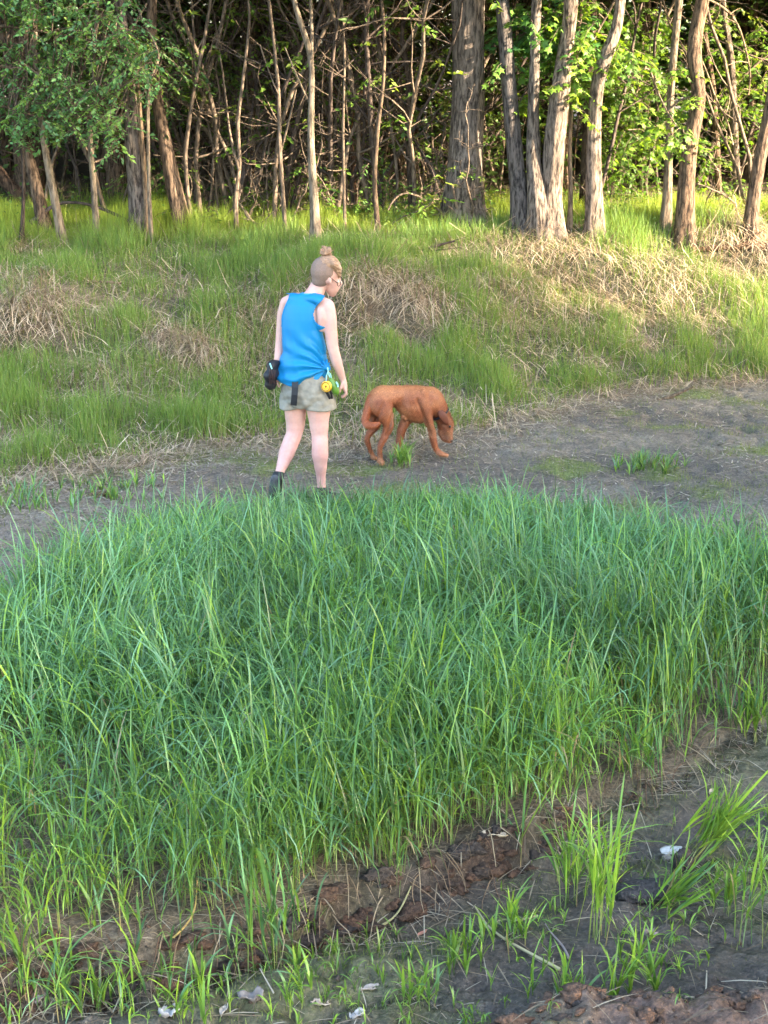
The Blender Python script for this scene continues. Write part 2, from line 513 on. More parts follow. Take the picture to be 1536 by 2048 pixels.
def build_ground():
    xi = np.concatenate([np.arange(0, 2.1, .0155), np.arange(2.1, 4.6, .032)])
    xo = geo_out(xi[-1], 600, 40, .06)
    xp = np.concatenate([xi, xo]); xs = np.concatenate([-xp[:0:-1], xp])
    ya = np.concatenate([np.arange(3.1, 6.4, .0135), np.arange(6.4, 9.2, .03), np.arange(9.2, 17.2, .042)])
    yo = geo_out(ya[-1], 700, 45, .08)
    yb = -geo_out(-ya[0], 600, 40, .05)[::-1]
    ys = np.concatenate([yb, ya, yo])
    X, Y = np.meshgrid(xs, ys)
    Z = terrain(X, Y)
    far = np.maximum(np.abs(X) - 30, 0) + np.maximum(Y - 40, 0) + np.maximum(-Y, 0)
    V = np.stack([X, Y, Z], -1).reshape(-1, 3)
    nx, ny = len(xs), len(ys)
    i = np.arange(ny - 1)[:, None] * nx; j = np.arange(nx - 1)[None, :]
    F = np.stack([i + j, i + j + 1, i + nx + j + 1, i + nx + j], -1).reshape(-1, 4)
    # what the ground is made of at each place
    t, _, _ = bank_t(X, Y)
    mud = np.array([.105, .086, .068]); mudl = np.array([.185, .155, .118]); soil = np.array([.085, .052, .036]); litter = np.array([.18, .135, .09])
    moss = np.array([.15, .18, .05]); dark = np.array([.035, .027, .02]); turf = np.array([.08, .075, .04])
    C = np.ones(X.shape + (3,)) * mud
    def mixin(C, c, w): return C + (c - C) * np.clip(w, 0, 1)[..., None]
    patch = fbm(X * .9, Y * 1.3, 91, 4)
    C = mixin(C, mudl, sstep(-.2, .5, patch) * .8)
    fl = fbm(X * 1.4, Y * 2.0, 93, 4)
    flat_far = sstep(6.8, 7.6, Y)
    C = mixin(C, moss * .9, sstep(.06, .36, fl) * (.35 + .5 * flat_far) * (1 - sstep(-.05, .05, t)))
    fl2 = fbm(X * 2.1, Y * 2.6, 97, 4)
    C = mixin(C, moss, sstep(.05, .45, fl2 + .15 * fbm(X * 11, Y * 11, 98, 2)) * .28 * (1 - sstep(5, 5.4, Y)))
    C = mixin(C, litter, sstep(-.16, -.04, t) * sstep(-.3, .2, fbm(X * 2.5, Y * 2.5, 95, 3)) * .8)
    C = mixin(C, turf, sstep(0, .1, t))
    C = mixin(C, litter * .9, sstep(.05, .15, t) * sstep(-.2, .3, fbm(X * 1.8, Y * 1.8, 96, 3)))
    # turf shelf
    inside = (Y - np.interp(X, LEDGE_X, LEDGE_Y)) + .10 * fbm(X * 2.6, Y * 2.6, 21, 3) + .04 * fbm(X * 9, Y * 9, 22, 2)
    back = np.interp(X, BACK_X, BACK_Y) - Y
    sh = sstep(.0, .06, inside) * sstep(-.3, .2, back)
    C = mixin(C, np.array([.10, .08, .055]), sh * .9)
    gz, gx = np.gradient(Z, ys, xs)
    slope = np.sqrt(gz ** 2 + gx ** 2)
    nearm = (1 - sstep(6.5, 7.5, Y)) * sstep(2.5, 3.2, Y)
    C = mixin(C, soil, nearm * sstep(.45, 1.1, slope) * sstep(-.4, .2, fbm(X * 1.3, Y * 1.3, 101, 2)) * (sstep(-.06, -.02, inside) * (1 - sstep(.025, .05, inside))) * (1 - sstep(.35, .8, X)) * (.45 + .55 * sstep(-.1, .3, fbm(X * 6, Y * 6, 107, 3))))
    rd = np.interp(X, RIDGE_X, RIDGE_Y) - Y
    C = mixin(C, soil * 1.05, sstep(-.02, .06, rd) * sstep(.3, .7, X))
    # floor of the wood: leaf mould
    C = mixin(C, np.array([.075, .052, .034]), sstep(1.15, 1.35, t))
    C = C * (1 - .48 * nearm * (1 - sh) * (1 - sstep(-.02, .06, rd) * sstep(.3, .7, X)))[..., None]
    wet = nearm * (1 - sh) * (.35 + .65 * sstep(-.2, .4, -fbm(X * 1.6, Y * 1.6, 105, 3)))
    wet = np.maximum(wet, .35 * (1 - sstep(-.1, .02, t)) * sstep(-.1, .5, -fl))
    W = np.stack([wet, wet, wet], -1)
    o = mesh_np('ground', V, F, M_GROUND, {'tint': C.reshape(-1, 3), 'wet': W.reshape(-1, 3)})
    tag(o, 'muddy river bed with moss patches rising to a grassy bank', kind='structure')
    return o
build_ground()

# ------------------------------------------------------------------ blades
def blades(pos, L, az, th0, bend, w, K, cb, ct, power=1.6, roll=None, wprof='leaf', droop=None):
    """ribbons: pos (n,3); az lean heading; th0 start tilt; bend extra tilt at tip. Returns V, F, C"""
    n = len(pos)
    s = np.linspace(0, 1, K + 1)
    th = th0[:, None] + bend[:, None] * s[None, :] ** power
    thm = .5 * (th[:, 1:] + th[:, :-1])
    ds = (L / K)[:, None]
    hx = np.concatenate([np.zeros((n, 1)), np.cumsum(np.sin(thm) * ds, 1)], 1)
    hz = np.concatenate([np.zeros((n, 1)), np.cumsum(np.cos(thm) * ds, 1)], 1)
    az2 = az[:, None] + (0 if roll is None else roll[:, None] * s[None, :])
    dx = np.cos(az)[:, None] * hx; dy = np.sin(az)[:, None] * hx
    C0 = pos[:, None, :] + np.stack([dx, dy, hz], -1)
    if wprof == 'leaf': wp = (.55 + .45 * np.minimum(1, s * 4)) * np.sqrt(np.maximum(1 - s ** 2.2, 0.0004))
    elif wprof == 'stem': wp = 1 - .45 * s
    else: wp = np.maximum(1 - s, .06)
    side = np.stack([-np.sin(az2 + 0 * th), np.cos(az2 + 0 * th), np.zeros_like(th)], -1)
    W = (w[:, None] * wp[None, :] * .5)[..., None]
    V = np.stack([C0 - side * W, C0 + side * W], 2).reshape(-1, 3)
    b = (np.arange(n) * (K + 1) * 2)[:, None] + (np.arange(K) * 2)[None, :]
    F = np.stack([b, b + 1, b + 3, b + 2], -1).reshape(-1, 4)
    C = cb[:, None, :] + (ct - cb)[:, None, :] * s[None, :, None]
    C = np.repeat(C.reshape(-1, 3), 2, 0)
    return V, F, C, C0

def U(a, b, n): return RNG.uniform(a, b, n)
def colmix(cols, n, wts=None, jit=.18):
    cols = np.array(cols)
    k = RNG.choice(len(cols), n, p=None if wts is None else np.array(wts) / sum(wts))
    return cols[k] * (1 + RNG.normal(0, jit, (n, 1))).clip(.5, 1.6)

def sample(n, x0, x1, y0, y1, dens):
    """n points with density function 0..1"""
    out = []
    tot = 0
    while tot < n:
        x = U(x0, x1, n * 2); y = U(y0, y1, n * 2)
        k = RNG.random(n * 2) < dens(x, y)
        out.append(np.stack([x[k], y[k]], 1)); tot += int(k.sum())
    return np.concatenate(out)[:n]

def shelf_inside(x, y):
    return (y - np.interp(x, LEDGE_X, LEDGE_Y)) + .10 * fbm(x * 2.6, y * 2.6, 21, 3), np.interp(x, BACK_X, BACK_Y) - y

# --- tall grass of the foreground shelf: tillers (a stem with arching leaves)
G_BLUE = (.120, .275, .100); G_MID = (.135, .275, .055); G_YEL = (.215, .360, .040); G_PALE = (.28, .33, .13); G_DRY = (.30, .22, .12)
def tillers(P, H, leafL, nleaf, name, label, leafw=.0058, bk=1.0, yellow=.3, parent=None, lean=.12, kind='stuff', cat='grass', group=None, loc=None, base_z=None):
    n = len(P)
    z = terrain(P[:, 0], P[:, 1]) if base_z is None else base_z
    pos = np.stack([P[:, 0], P[:, 1], z - .01], 1)
    az = U(0, 2 * np.pi, n)
    # neighbours lean alike, as wind and weight lay the grass
    flow = 2 * np.pi * vnoise(P[:, 0] * .9, P[:, 1] * .9, 201)
    az = np.where(RNG.random(n) < .45, flow + RNG.normal(0, .6, n), az)
    th0 = np.abs(RNG.normal(0, lean, n)); bend = U(.0, .25, n)
    cb = colmix([G_PALE, (.22, .25, .09), G_DRY, (.12, .19, .05)], n, [4, 3, 1.4, 3]); ct = colmix([G_MID, G_YEL, G_BLUE], n, [4, 2 + 4 * yellow, 2])
    Vs, Fs, Cs = [], [], []; off = 0
    K = 4
    V, F, C, C0 = blades(pos, H, az, th0, bend, U(.0030, .0050, n), K, cb, ct, 1.4, wprof='stem')
    Vs.append(V); Fs.append(F); Cs.append(C); off += len(V)
    V2, F2, C2, _ = blades(pos, H, az + np.pi / 2, np.zeros(n), np.zeros(n), np.full(n, .001), 1, cb, ct)  # keeps arrays simple
    yel = vnoise(P[:, 0] * 2.2, P[:, 1] * 2.2, 205)
    front = 1 - sstep(.1, .8, shelf_inside(P[:, 0], P[:, 1])[0])
    for q in range(nleaf):
        f = .40 + .60 * (q + RNG.random(n) * .8) / nleaf
        f = np.clip(f, .1, 1.0)
        fi = f * K; i0 = np.minimum(fi.astype(int), K - 1); fr = (fi - i0)[:, None]
        start = C0[np.arange(n), i0] * (1 - fr) + C0[np.arange(n), i0 + 1] * fr
        a2 = np.where(RNG.random(n) < .5, flow + RNG.normal(0, 1.1, n), U(0, 2 * np.pi, n))
        LL = leafL * U(.55, 1.2, n) * (.7 + .5 * f)
        t0 = np.abs(RNG.normal(.20, .16, n)); bd = U(1.2, 2.9, n)
        bd = np.where(RNG.random(n) < .18 + .22 * front, U(.1, .7, n), bd) * bk
        isy = RNG.random(n) < yellow * (.4 + 1.2 * yel) * (1.1 - .5 * f) * (1 + 1.1 * front)
        c1 = np.where(isy[:, None], colmix([G_YEL, (.10, .20, .03)], n), colmix([G_MID, G_BLUE, (.045, .11, .028)], n, [3, 3, 4]))
        c2 = np.where(isy[:, None], colmix([G_YEL, G_MID], n), colmix([G_BLUE, G_MID, (.15, .30, .16), (.06, .15, .06)], n, [4, 2, 3, 3]))
        dead = (RNG.random(n) < .16 * (.75 - f))[:, None]
        c1 = np.where(dead, colmix([G_DRY, (.24, .17, .09)], n), c1); c2 = np.where(dead, colmix([G_DRY, (.36, .28, .16)], n), c2)
        V, F, C, _ = blades(start, LL, a2, t0, bd, leafw * U(.5, 1.6, n), 5, c1, c2, 1.25, roll=RNG.normal(0, .9, n))
        Vs.append(V); Fs.append(F + off); Cs.append(C); off += len(V)
    V = np.concatenate(Vs); F = np.concatenate(Fs); C = np.concatenate(Cs)
    C = C * (.72 + .56 * vnoise(V[:, 0] * 2.0, V[:, 1] * 2.0, 207) * 1.0)[:, None] * np.array([1, 1, 1])
    if loc is not None: V = V - np.array(tuple(loc))
    o = mesh_np(name, V, F, M_GRASS, C, True, parent)
    if loc is not None: o.location = loc
    tag(o, label, cat, group, kind)
    return o

def dens_tall(x, y):
    ins, bk = shelf_inside(x, y)
    d = sstep(.0, .16, ins + .05 * fbm(x * 3, y * 3, 210, 2)) * sstep(-.05, .35, bk)
    cl = vnoise(x * 3.2, y * 3.2, 211) * .55 + vnoise(x * 8, y * 8, 212) * .45
    d = d * (.12 + 1.3 * cl ** 1.5)
    # thinner turf at the lower left and towards the right hand mud
    ll = sstep(-.35, -1.1, x) * (1 - sstep(5.1, 5.7, y))
    ll = (1 - sstep(-1.0, -.2, x)) * (1 - sstep(4.9, 5.7, y))
    rr = sstep(.8, 1.5, x) * (1 - sstep(5.4, 6.6, y))
    return np.clip(d * (1 - .78 * ll) * (1 - .55 * rr), 0, 1)

P = sample(9800, -2.6, 2.9, 3.9, 8.8, dens_tall)
ins, bk = shelf_inside(P[:, 0], P[:, 1])
Hs = (.27 + .11 * sstep(0, .6, ins) * sstep(0, 1.0, bk) + .12 * (vnoise(P[:, 0] * 1.6, P[:, 1] * 1.6, 214) - .3)) * U(.6, 1.2, len(P))
Hs = Hs * (1 - .44 * sstep(6.0, 8.2, P[:, 1]) * (1 + .35 * sstep(.3, 1.6, np.abs(P[:, 0] - .2)))) * (1 - .3 * (1 - sstep(-1.9, -1.3, P[:, 0])) * sstep(5.6, 6.6, P[:, 1]))
tillers(P, Hs, .36 * (1 - .38 * sstep(6.2, 8.2, P[:, 1])), 5, 'tall_grass', 'dense patch of tall arching green grass on the muddy shelf in front of the woman')

# --- short basal blades and dead litter in the shelf
def simple_blades(P, L, w, c1, c2, name, label, mat, K=2, lean=.35, bendmax=.9, kind='stuff', cat='grass', zoff=0.0, flat=None):
    n = len(P)
    z = terrain(P[:, 0], P[:, 1])
    pos = np.stack([P[:, 0], P[:, 1], z - .005 + zoff], 1)
    az = U(0, 2 * np.pi, n)
    th0 = np.abs(RNG.normal(0, lean, n)) if flat is None else flat
    V, F, C, _ = blades(pos, L, az, th0, U(.1, bendmax, n), w, K, c1, c2, 1.3, roll=RNG.normal(0, .6, n), wprof='tip' if K <= 2 else 'leaf')
    o = mesh_np(name, V, F, mat, C)
    return tag(o, label, cat, None, kind)

P = sample(7000, -2.6, 2.9, 3.9, 8.8, lambda x, y: np.clip(dens_tall(x, y) * 1.1 + .25 * sstep(0, .2, shelf_inside(x, y)[0]) * sstep(0, .2, shelf_inside(x, y)[1]), 0, 1))
n = len(P)
simple_blades(P, U(.10, .30, n), U(.004, .007, n), colmix([G_MID, G_YEL, G_PALE], n, [4, 2, 1]), colmix([G_MID, G_BLUE, G_YEL], n, [3, 3, 2]),
              'low_grass', 'low grass shoots growing between the tall stems of the shelf', M_GRASS, 4, .3, 2.2)

P = sample(16000, -2.7, 2.9, 3.9, 8.9, lambda x, y: np.clip(sstep(-.04, .12, shelf_inside(x, y)[0]) * sstep(-.1, .2, shelf_inside(x, y)[1]) * (.3 + vnoise(x * 4, y * 4, 221)), 0, 1))
n = len(P)
simple_blades(P, U(.06, .22, n), U(.003, .006, n), colmix([(.20, .15, .09), (.27, .21, .14), (.10, .07, .05)], n), colmix([(.28, .22, .15), (.34, .28, .2), (.16, .12, .08)], n),
              'dead_grass_litter', 'brown dead grass lying among the tall stems on the shelf', M_STRAW, 2, .3, .3, flat=U(1.1, 1.62, n), zoff=.012)

# --- grass of the bank
def bank_dens(x, y):
    t, yf, yt = bank_t(x, y)
    d = sstep(-.04, .10, t)
    bare = np.zeros_like(x)
    for sx, sy, rx, ry, hh in SCXY:
        q = ((x - sx) / (rx * .95)) ** 2 + ((y - sy + .05) / (.34 + hh)) ** 2
        bare = np.maximum(bare, np.exp(-q * q * 1.6) * min(1, .40 + hh * 2.2))
    pn = fbm(x * 1.3, y * 1.3, 231, 3)
    d = d * (1 - .85 * bare) * (.80 + .4 * pn) * (.5 + .85 * vnoise(x * 3.1, y * 3.1, 241))
    d = d * (1 - .55 * sstep(.45, .8, t * 0 + fbm(x * .7 + 3, y * 1.2, 233, 3) + .25 * sstep(.0, .1, t) - .45 * sstep(.35, .5, t)))
    return np.clip(d, 0, 1) * (1 - .93 * sstep(1.12, 1.4, t)), bare, t

def bk_d(x, y): return bank_dens(x, y)[0]
P = sample(175000, -6.6, 7.4, 9.0, 17.6, bk_d)
keep = np.abs(P[:, 0]) < .27 * (P[:, 1] * CP + .8) + 2.3
P = P[keep]; n = len(P)
tt = bank_t(P[:, 0], P[:, 1])[0]
tuft = vnoise(P[:, 0] * 3.1, P[:, 1] * 3.1, 241)
edge = sstep(.8, 1.0, tt)
c1 = colmix([(.14, .21, .05), (.17, .25, .06), (.26, .25, .11)], n, [4, 3, 2]); c2 = colmix([(.12, .235, .06), (.155, .285, .055), (.21, .31, .07)], n, [4, 3, 2])
yl = sstep(.3, .8, edge * .7 + .35 * vnoise(P[:, 0] * .8, P[:, 1] * .8, 242) + .12 * sstep(0, 3, P[:, 0]))[:, None]  # yellower towards top and right: sunlight put into the blade colour
c2 = c2 * (1 - yl) + np.array([.29, .39, .05]) * yl * (1 + RNG.normal(0, .15, (n, 1)))
simple_blades(P, (.06 + .24 * tuft ** 1.3 + .06 * edge) * U(.6, 1.3, n), U(.0055, .0095, n), c1, c2,
              'bank_grass', 'fresh green grass covering the sloping river bank below the trees', M_BANKGRASS, 2, .22, .75)

# --- straw: thatch on the bank, hanging from the slumped lumps
def straw_dens(x, y):
    d, bare, t = bank_dens(x, y)
    a = sstep(-.12, .02, t) * (1 - sstep(1.0, 1.2, t))
    return np.clip(a * (.05 + .15 * (1 - d) ** 2 + .42 * bare ** 1.5 + .25 * sstep(.15, .45, fbm(x * 1.1, y * 1.6, 251, 3))), 0, 1)
P = sample(40000, -5.6, 6.2, 9.2, 16.2, straw_dens); n = len(P)
bare = bank_dens(P[:, 0], P[:, 1])[1]
flat = np.where(RNG.random(n) < .75, U(1.3, 1.75, n), U(.8, 1.3, n))
c = colmix([(.42, .33, .22), (.35, .27, .18), (.52, .43, .31), (.24, .17, .12)], n, [3, 3, 3, 1])
V0 = terrain(P[:, 0], P[:, 1])
pos = np.stack([P[:, 0], P[:, 1], V0 + U(.0, .05, n)], 1)
az = np.where(RNG.random(n) < .5 + .3 * bare, -np.pi / 2 + RNG.normal(0, .7, n), U(0, 2 * np.pi, n))
V, F, C, _ = blades(pos, U(.10, .34, n) * (1 + .35 * bare), az, flat, U(-.2, .9, n) * (1 + bare * .6), U(.004, .009, n), 3, c, c * U(.8, 1.25, (n))[:, None], 1.2, roll=RNG.normal(0, .5, n), wprof='stem')
tag(mesh_np('straw_thatch', V, F, M_STRAW, C), 'matted tan dead grass lying over the bank and hanging from its slumped lumps', 'dead grass', None, 'stuff')

# --- litter band at the foot of the bank and bits on the flat
P = sample(23000, -4.2, 4.6, 7.4, 13.6, lambda x, y: np.clip(np.exp(-((bank_t(x, y)[0] + .06) / .10) ** 2) * 1.0 + .40 * (bank_t(x, y)[0] < 0) * (shelf_inside(x, y)[1] < -.1) * vnoise(x * 3, y * 3, 262) ** 2, 0, 1)); n = len(P)
c = colmix([(.27, .22, .17), (.34, .28, .21), (.20, .15, .11), (.40, .35, .28)], n)
simple_blades(P, U(.02, .13, n), U(.004, .014, n), c, c, 'reed_litter', 'pale broken reed litter strewn along the foot of the bank', M_STRAW, 2, .3, .3, flat=U(1.35, 1.62, n), zoff=.012)

# --- small sprouts on the open mud flat, denser moss-like patches
def sprout_d(x, y):
    t = bank_t(x, y)[0]
    ins, bk = shelf_inside(x, y)
    far = (t < 0) * (bk < .1)
    p = sstep(-.05, .3, fbm(x * 1.4, y * 2.0, 93, 4))
    near = (ins < -.02) * (y < 6.5)
    q = sstep(.0, .4, fbm(x * 2.1, y * 2.6, 97, 4))
    return np.clip(far * (.10 + .9 * p) * (y > 7) + near * (.02 + .8 * q), 0, 1)
P = sample(44000, -4.2, 4.8, 3.6, 13.5, sprout_d); n = len(P)
simple_blades(P, U(.012, .038, n) * (1 + .5 * (P[:, 1] > 7)), U(.003, .006, n), colmix([(.13, .18, .05), (.18, .21, .08)], n), colmix([(.18, .25, .07), (.14, .20, .05), (.24, .24, .12)], n),
              'moss_sprouts', 'tiny green sprouts and moss spread over the wet mud', M_BANKGRASS, 1, .5, .9)
# ------------------------------------------------------------------ leaves
def leaf_template(kind):
    if kind == 'small':      # oval leaf folded along its midrib
        V = np.array([[0, 0, 0], [.42, .30, .07], [1, 0, -.05], [.42, -.30, .07]])
        F = np.array([[0, 1, 2, 2], [0, 2, 3, 3]])
        return V, F
    if kind == 'long':
        V = np.array([[0, 0, 0], [.35, .16, .04], [.75, .11, .0], [1, 0, -.12], [.75, -.11, .0], [.35, -.16, .04]])
        F = np.array([[0, 1, 5, 5], [1, 2, 4, 5], [2, 3, 4, 4]])
        return V, F
    # five pointed lobed leaf
    ang = np.radians([0, 22, 52, 78, 112, 150])
    rad = np.array([1.0, .50, .82, .42, .60, .30])
    up = [(r * math.cos(a) * .62 + .38, r * math.sin(a) * .62, -.10 * r) for a, r in zip(ang, rad)]
    pts = [(.30, 0, .05)] + up + [(0, 0, 0)] + [(x, -y, z) for x, y, z in up[:0:-1]]
    V = np.array(pts); m = len(pts) - 1
    F = np.array([[0, k + 1, (k + 1) % m + 1, (k + 1) % m + 1] for k in range(m)])
    return V, F

def rot_frames(d, roll):
    """orthonormal frames with x along d, z roughly upward, rolled"""
    d = d / (np.linalg.norm(d, axis=1)[:, None] + 1e-9)
    up = np.array([0, 0, 1.0]) + 0 * d
    y = np.cross(up, d); y /= np.linalg.norm(y, axis=1)[:, None] + 1e-6
    z = np.cross(d, y)
    c, s = np.cos(roll)[:, None], np.sin(roll)[:, None]
    return d, y * c + z * s, z * c - y * s

def put_leaves(pos, d, size, roll, cols, kind):
    T, F = leaf_template(kind)
    X, Y, Z = rot_frames(d, roll)
    n = len(pos); m = len(T)
    V = pos[:, None, :] + size[:, None, None] * (T[None, :, 0:1] * X[:, None, :] + T[None, :, 1:2] * Y[:, None, :] + T[None, :, 2:3] * Z[:, None, :])
    FF = (F[None] + (np.arange(n) * m)[:, None, None]).reshape(-1, 4)
    return V.reshape(-1, 3), FF, np.repeat(cols, m, 0)

def faces_mixed(name, V, F, C, mat, parent=None, smooth=False):
    """quads with repeated last index become triangles, fast path"""
    me = bpy.data.meshes.new(name)
    V = np.ascontiguousarray(V, np.float32)
    tri = F[:, 2] == F[:, 3]
    loops = np.concatenate([F[tri][:, :3].ravel(), F[~tri].ravel()]).astype(np.int32)
    nt_, nq = int(tri.sum()), int((~tri).sum())
    starts = np.concatenate([np.arange(nt_) * 3, nt_ * 3 + np.arange(nq) * 4]).astype(np.int32)
    tot = np.concatenate([np.full(nt_, 3), np.full(nq, 4)]).astype(np.int32)
    me.vertices.add(len(V)); me.vertices.foreach_set('co', V.ravel())
    me.loops.add(len(loops)); me.loops.foreach_set('vertex_index', loops)
    me.polygons.add(len(starts)); me.polygons.foreach_set('loop_start', starts); me.polygons.foreach_set('loop_total', tot)
    me.polygons.foreach_set('use_smooth', np.full(len(starts), smooth, dtype=bool))
    me.update(calc_edges=True)
    at = me.color_attributes.new('tint', 'FLOAT_COLOR', 'POINT')
    at.data.foreach_set('color', np.concatenate([C, np.ones((len(C), 1))], 1).astype(np.float32).ravel())
    me.materials.append(mat)
    return link(bpy.data.objects.new(name, me), parent)

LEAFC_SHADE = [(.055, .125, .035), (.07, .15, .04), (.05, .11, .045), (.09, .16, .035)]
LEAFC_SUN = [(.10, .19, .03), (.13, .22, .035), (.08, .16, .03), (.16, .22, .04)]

def sprays(centers, nleaf, size, kind, colset, spread=.35, droop=-.25, twig=True):
    """each centre: a short twig carrying leaves on both sides. returns leaves V,F,C and twig Acc"""
    n = len(centers)
    az = U(0, 2 * np.pi, n)
    d = np.stack([np.cos(az), np.sin(az), U(-.5, .25, n) + droop], 1); d /= np.linalg.norm(d, axis=1)[:, None]
    Lr = spread * U(.6, 1.3, n)
    Vs, Fs, Cs = [], [], []; off = 0
    ccol = colmix(colset, n, jit=.15)
    for q in range(nleaf):
        f = (q + .5) / nleaf
        side = 1 if q % 2 else -1
        p = centers + d * (f * Lr)[:, None] + np.array([0, 0, -.25]) * (Lr * f * f)[:, None]
        lat = np.stack([-d[:, 1], d[:, 0], 0 * az], 1)
        ld = d * .6 + lat * side * U(.5, 1.1, n)[:, None] + RNG.normal(0, .25, (n, 3)) + np.array([0, 0, -.25])
        V, F, C = put_leaves(p, ld, size * U(.6, 1.2, n), RNG.normal(0, .5, n), ccol * (1 + RNG.normal(0, .12, (n, 1))), kind)
        Vs.append(V); Fs.append(F + off); Cs.append(C); off += len(V)
    tw = Acc()
    if twig:
        for k in range(n):
            e = centers[k] + d[k] * Lr[k]; m_ = centers[k] + d[k] * Lr[k] * .5 + np.array([0, 0, .01])
            e = e + np.array([0, 0, -.25 * Lr[k]])
            tube(tw, [centers[k], m_, e], [.004, .003, .0015], 3, None, False)
    return np.concatenate(Vs), np.concatenate(Fs), np.concatenate(Cs).clip(0, 1), tw

def px_cloud(regions, Yr, n):
    """points inside ellipses given in the picture, at real depths between Yr"""
    wts = np.array([r[2] * r[3] for r in regions], float); wts /= wts.sum()
    out = []
    for k in RNG.choice(len(regions), n, p=wts):
        cx, cy, rx, ry = regions[k][:4]
        while True:
            a, b = RNG.uniform(-1, 1, 2)
            if a * a + b * b < 1: break
        out.append(tuple(on_plane(cx + a * rx, cy + b * ry, RNG.uniform(*Yr))))
    return np.array(out)

# ------------------------------------------------------------------ canopy pieces (shared meshes)
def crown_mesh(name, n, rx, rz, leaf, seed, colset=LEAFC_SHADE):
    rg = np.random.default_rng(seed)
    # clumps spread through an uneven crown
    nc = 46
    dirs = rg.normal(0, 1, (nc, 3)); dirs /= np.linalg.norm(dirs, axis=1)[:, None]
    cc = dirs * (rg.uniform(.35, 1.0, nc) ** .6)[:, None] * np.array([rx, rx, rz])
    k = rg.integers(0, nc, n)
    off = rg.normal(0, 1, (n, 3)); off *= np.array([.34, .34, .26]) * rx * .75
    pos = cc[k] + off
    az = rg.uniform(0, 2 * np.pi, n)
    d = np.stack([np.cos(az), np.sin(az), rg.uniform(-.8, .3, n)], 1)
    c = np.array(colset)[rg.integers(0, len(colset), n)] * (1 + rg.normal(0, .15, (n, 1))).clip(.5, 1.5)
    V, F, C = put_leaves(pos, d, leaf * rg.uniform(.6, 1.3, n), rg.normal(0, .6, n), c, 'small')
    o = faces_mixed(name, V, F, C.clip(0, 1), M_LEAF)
    me = o.data
    bpy.data.objects.remove(o)
    return me

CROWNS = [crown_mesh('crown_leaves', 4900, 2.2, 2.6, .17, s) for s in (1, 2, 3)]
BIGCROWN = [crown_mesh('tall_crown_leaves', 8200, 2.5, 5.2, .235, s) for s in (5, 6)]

def add_crown(parent, loc, scale, rz, meshes=None, name='crown'):
    o = bpy.data.objects.new(name, random.choice(meshes or CROWNS))
    o.location = loc; o.rotation_euler = (0, 0, rz); o.scale = scale if hasattr(scale, '__len__') else (scale,) * 3
    return link(o, parent)

# ------------------------------------------------------------------ trees of the wood's edge
def px_scale(Y, z):
    return F_PX / (Y * CP + (CAM_H - z) * SP)

def edge_tree(name, label, path, mat, cat='tree', sides=28, group=None, top=9.5, crown=1.0, rough=.16, back=0.0, tint=(1, 1, 1), limbs=(), sink=.12, step=.07):
    """path: (px, py, width px) from the foot upward, as the trunk stands in the photograph"""
    g = ground_hit(path[0][0], path[0][1])
    Y = g.y + back
    k0 = tz(on_plane(path[0][0], path[0][1], Y).x, Y)
    pts, rad = [], []
    for px, py, w in path:
        p = on_plane(px, py, Y)
        pts.append(p); rad.append(w * .5 / px_scale(Y, p.z))
    base = Vector((pts[0].x, Y, k0))
    pts[0] = Vector((pts[0].x, Y, min(k0, pts[0].z)))
    pts = [pts[0] - Vector((0, 0, sink))] + pts; rad = [rad[0] * 1.08] + rad
    for i in range(2, len(pts)):      # each trunk also sways a little in depth
        pts[i] = pts[i] + Vector((0, .05 * math.sin(i * 1.7 + path[0][0]), 0))
    hi = pts[-1]
    dd = (pts[-1] - pts[-2]); dd.y = 0; dd.normalize(); dd = (dd * .5 + Vector((0, 0, 1))).normalized()
    nup = 5
    if top > hi.z + .5:
        for i in range(1, nup + 1):
            f = i / nup
            pts.append(hi + dd * (top - hi.z) * f + Vector((.15 * math.sin(3 * f + path[0][0]), .2 * f, 0)))
            rad.append(rad[-1 if i == 1 else -1] * (1 - .13))
    vis = Vector(hi)
    Q, rr = resample(pts, rad, step)
    Q = Q - np.array(base)
    root = empty(name, base); tag(root, label, cat, group)
    acc = Acc()
    fl = 1 + .22 * np.exp(-np.maximum(Q[:, 2], 0) / .12)
    tube(acc, Q, rr * fl, sides, tint, True, rough, seed=int(path[0][0]) % 37, flare=.30)
    acc.build('trunk', mat, root)
    for lb in limbs:
        la = Acc()
        lp = [on_plane(a, b, Y + dy) - base for a, b, w, dy in lb]
        lr = [w * .5 / px_scale(Y, 3) for a, b, w, dy in lb]
        if len(lp) > 2:
            lq, lrr = resample(lp, lr, .09)
        else: lq, lrr = np.array([tuple(v) for v in lp]), np.array(lr)
        tube(la, lq, lrr, 7, tint, True, .06, seed=3)
        la.build('branch', mat, root)
    if crown:
        tp = Vector(Q[-1])
        add_crown(root, (tp.x, tp.y, tp.z - .6), crown, random.uniform(0, 6))
        add_crown(root, (tp.x * .6 + random.uniform(-.8, .8), tp.y + random.uniform(.2, 1.2), 5.6 - base.z + random.uniform(-.2, .5)), (1.1, 1.1, .62), random.uniform(0, 6))  # extra low crown above the view, added to darken the wood inside
    return root

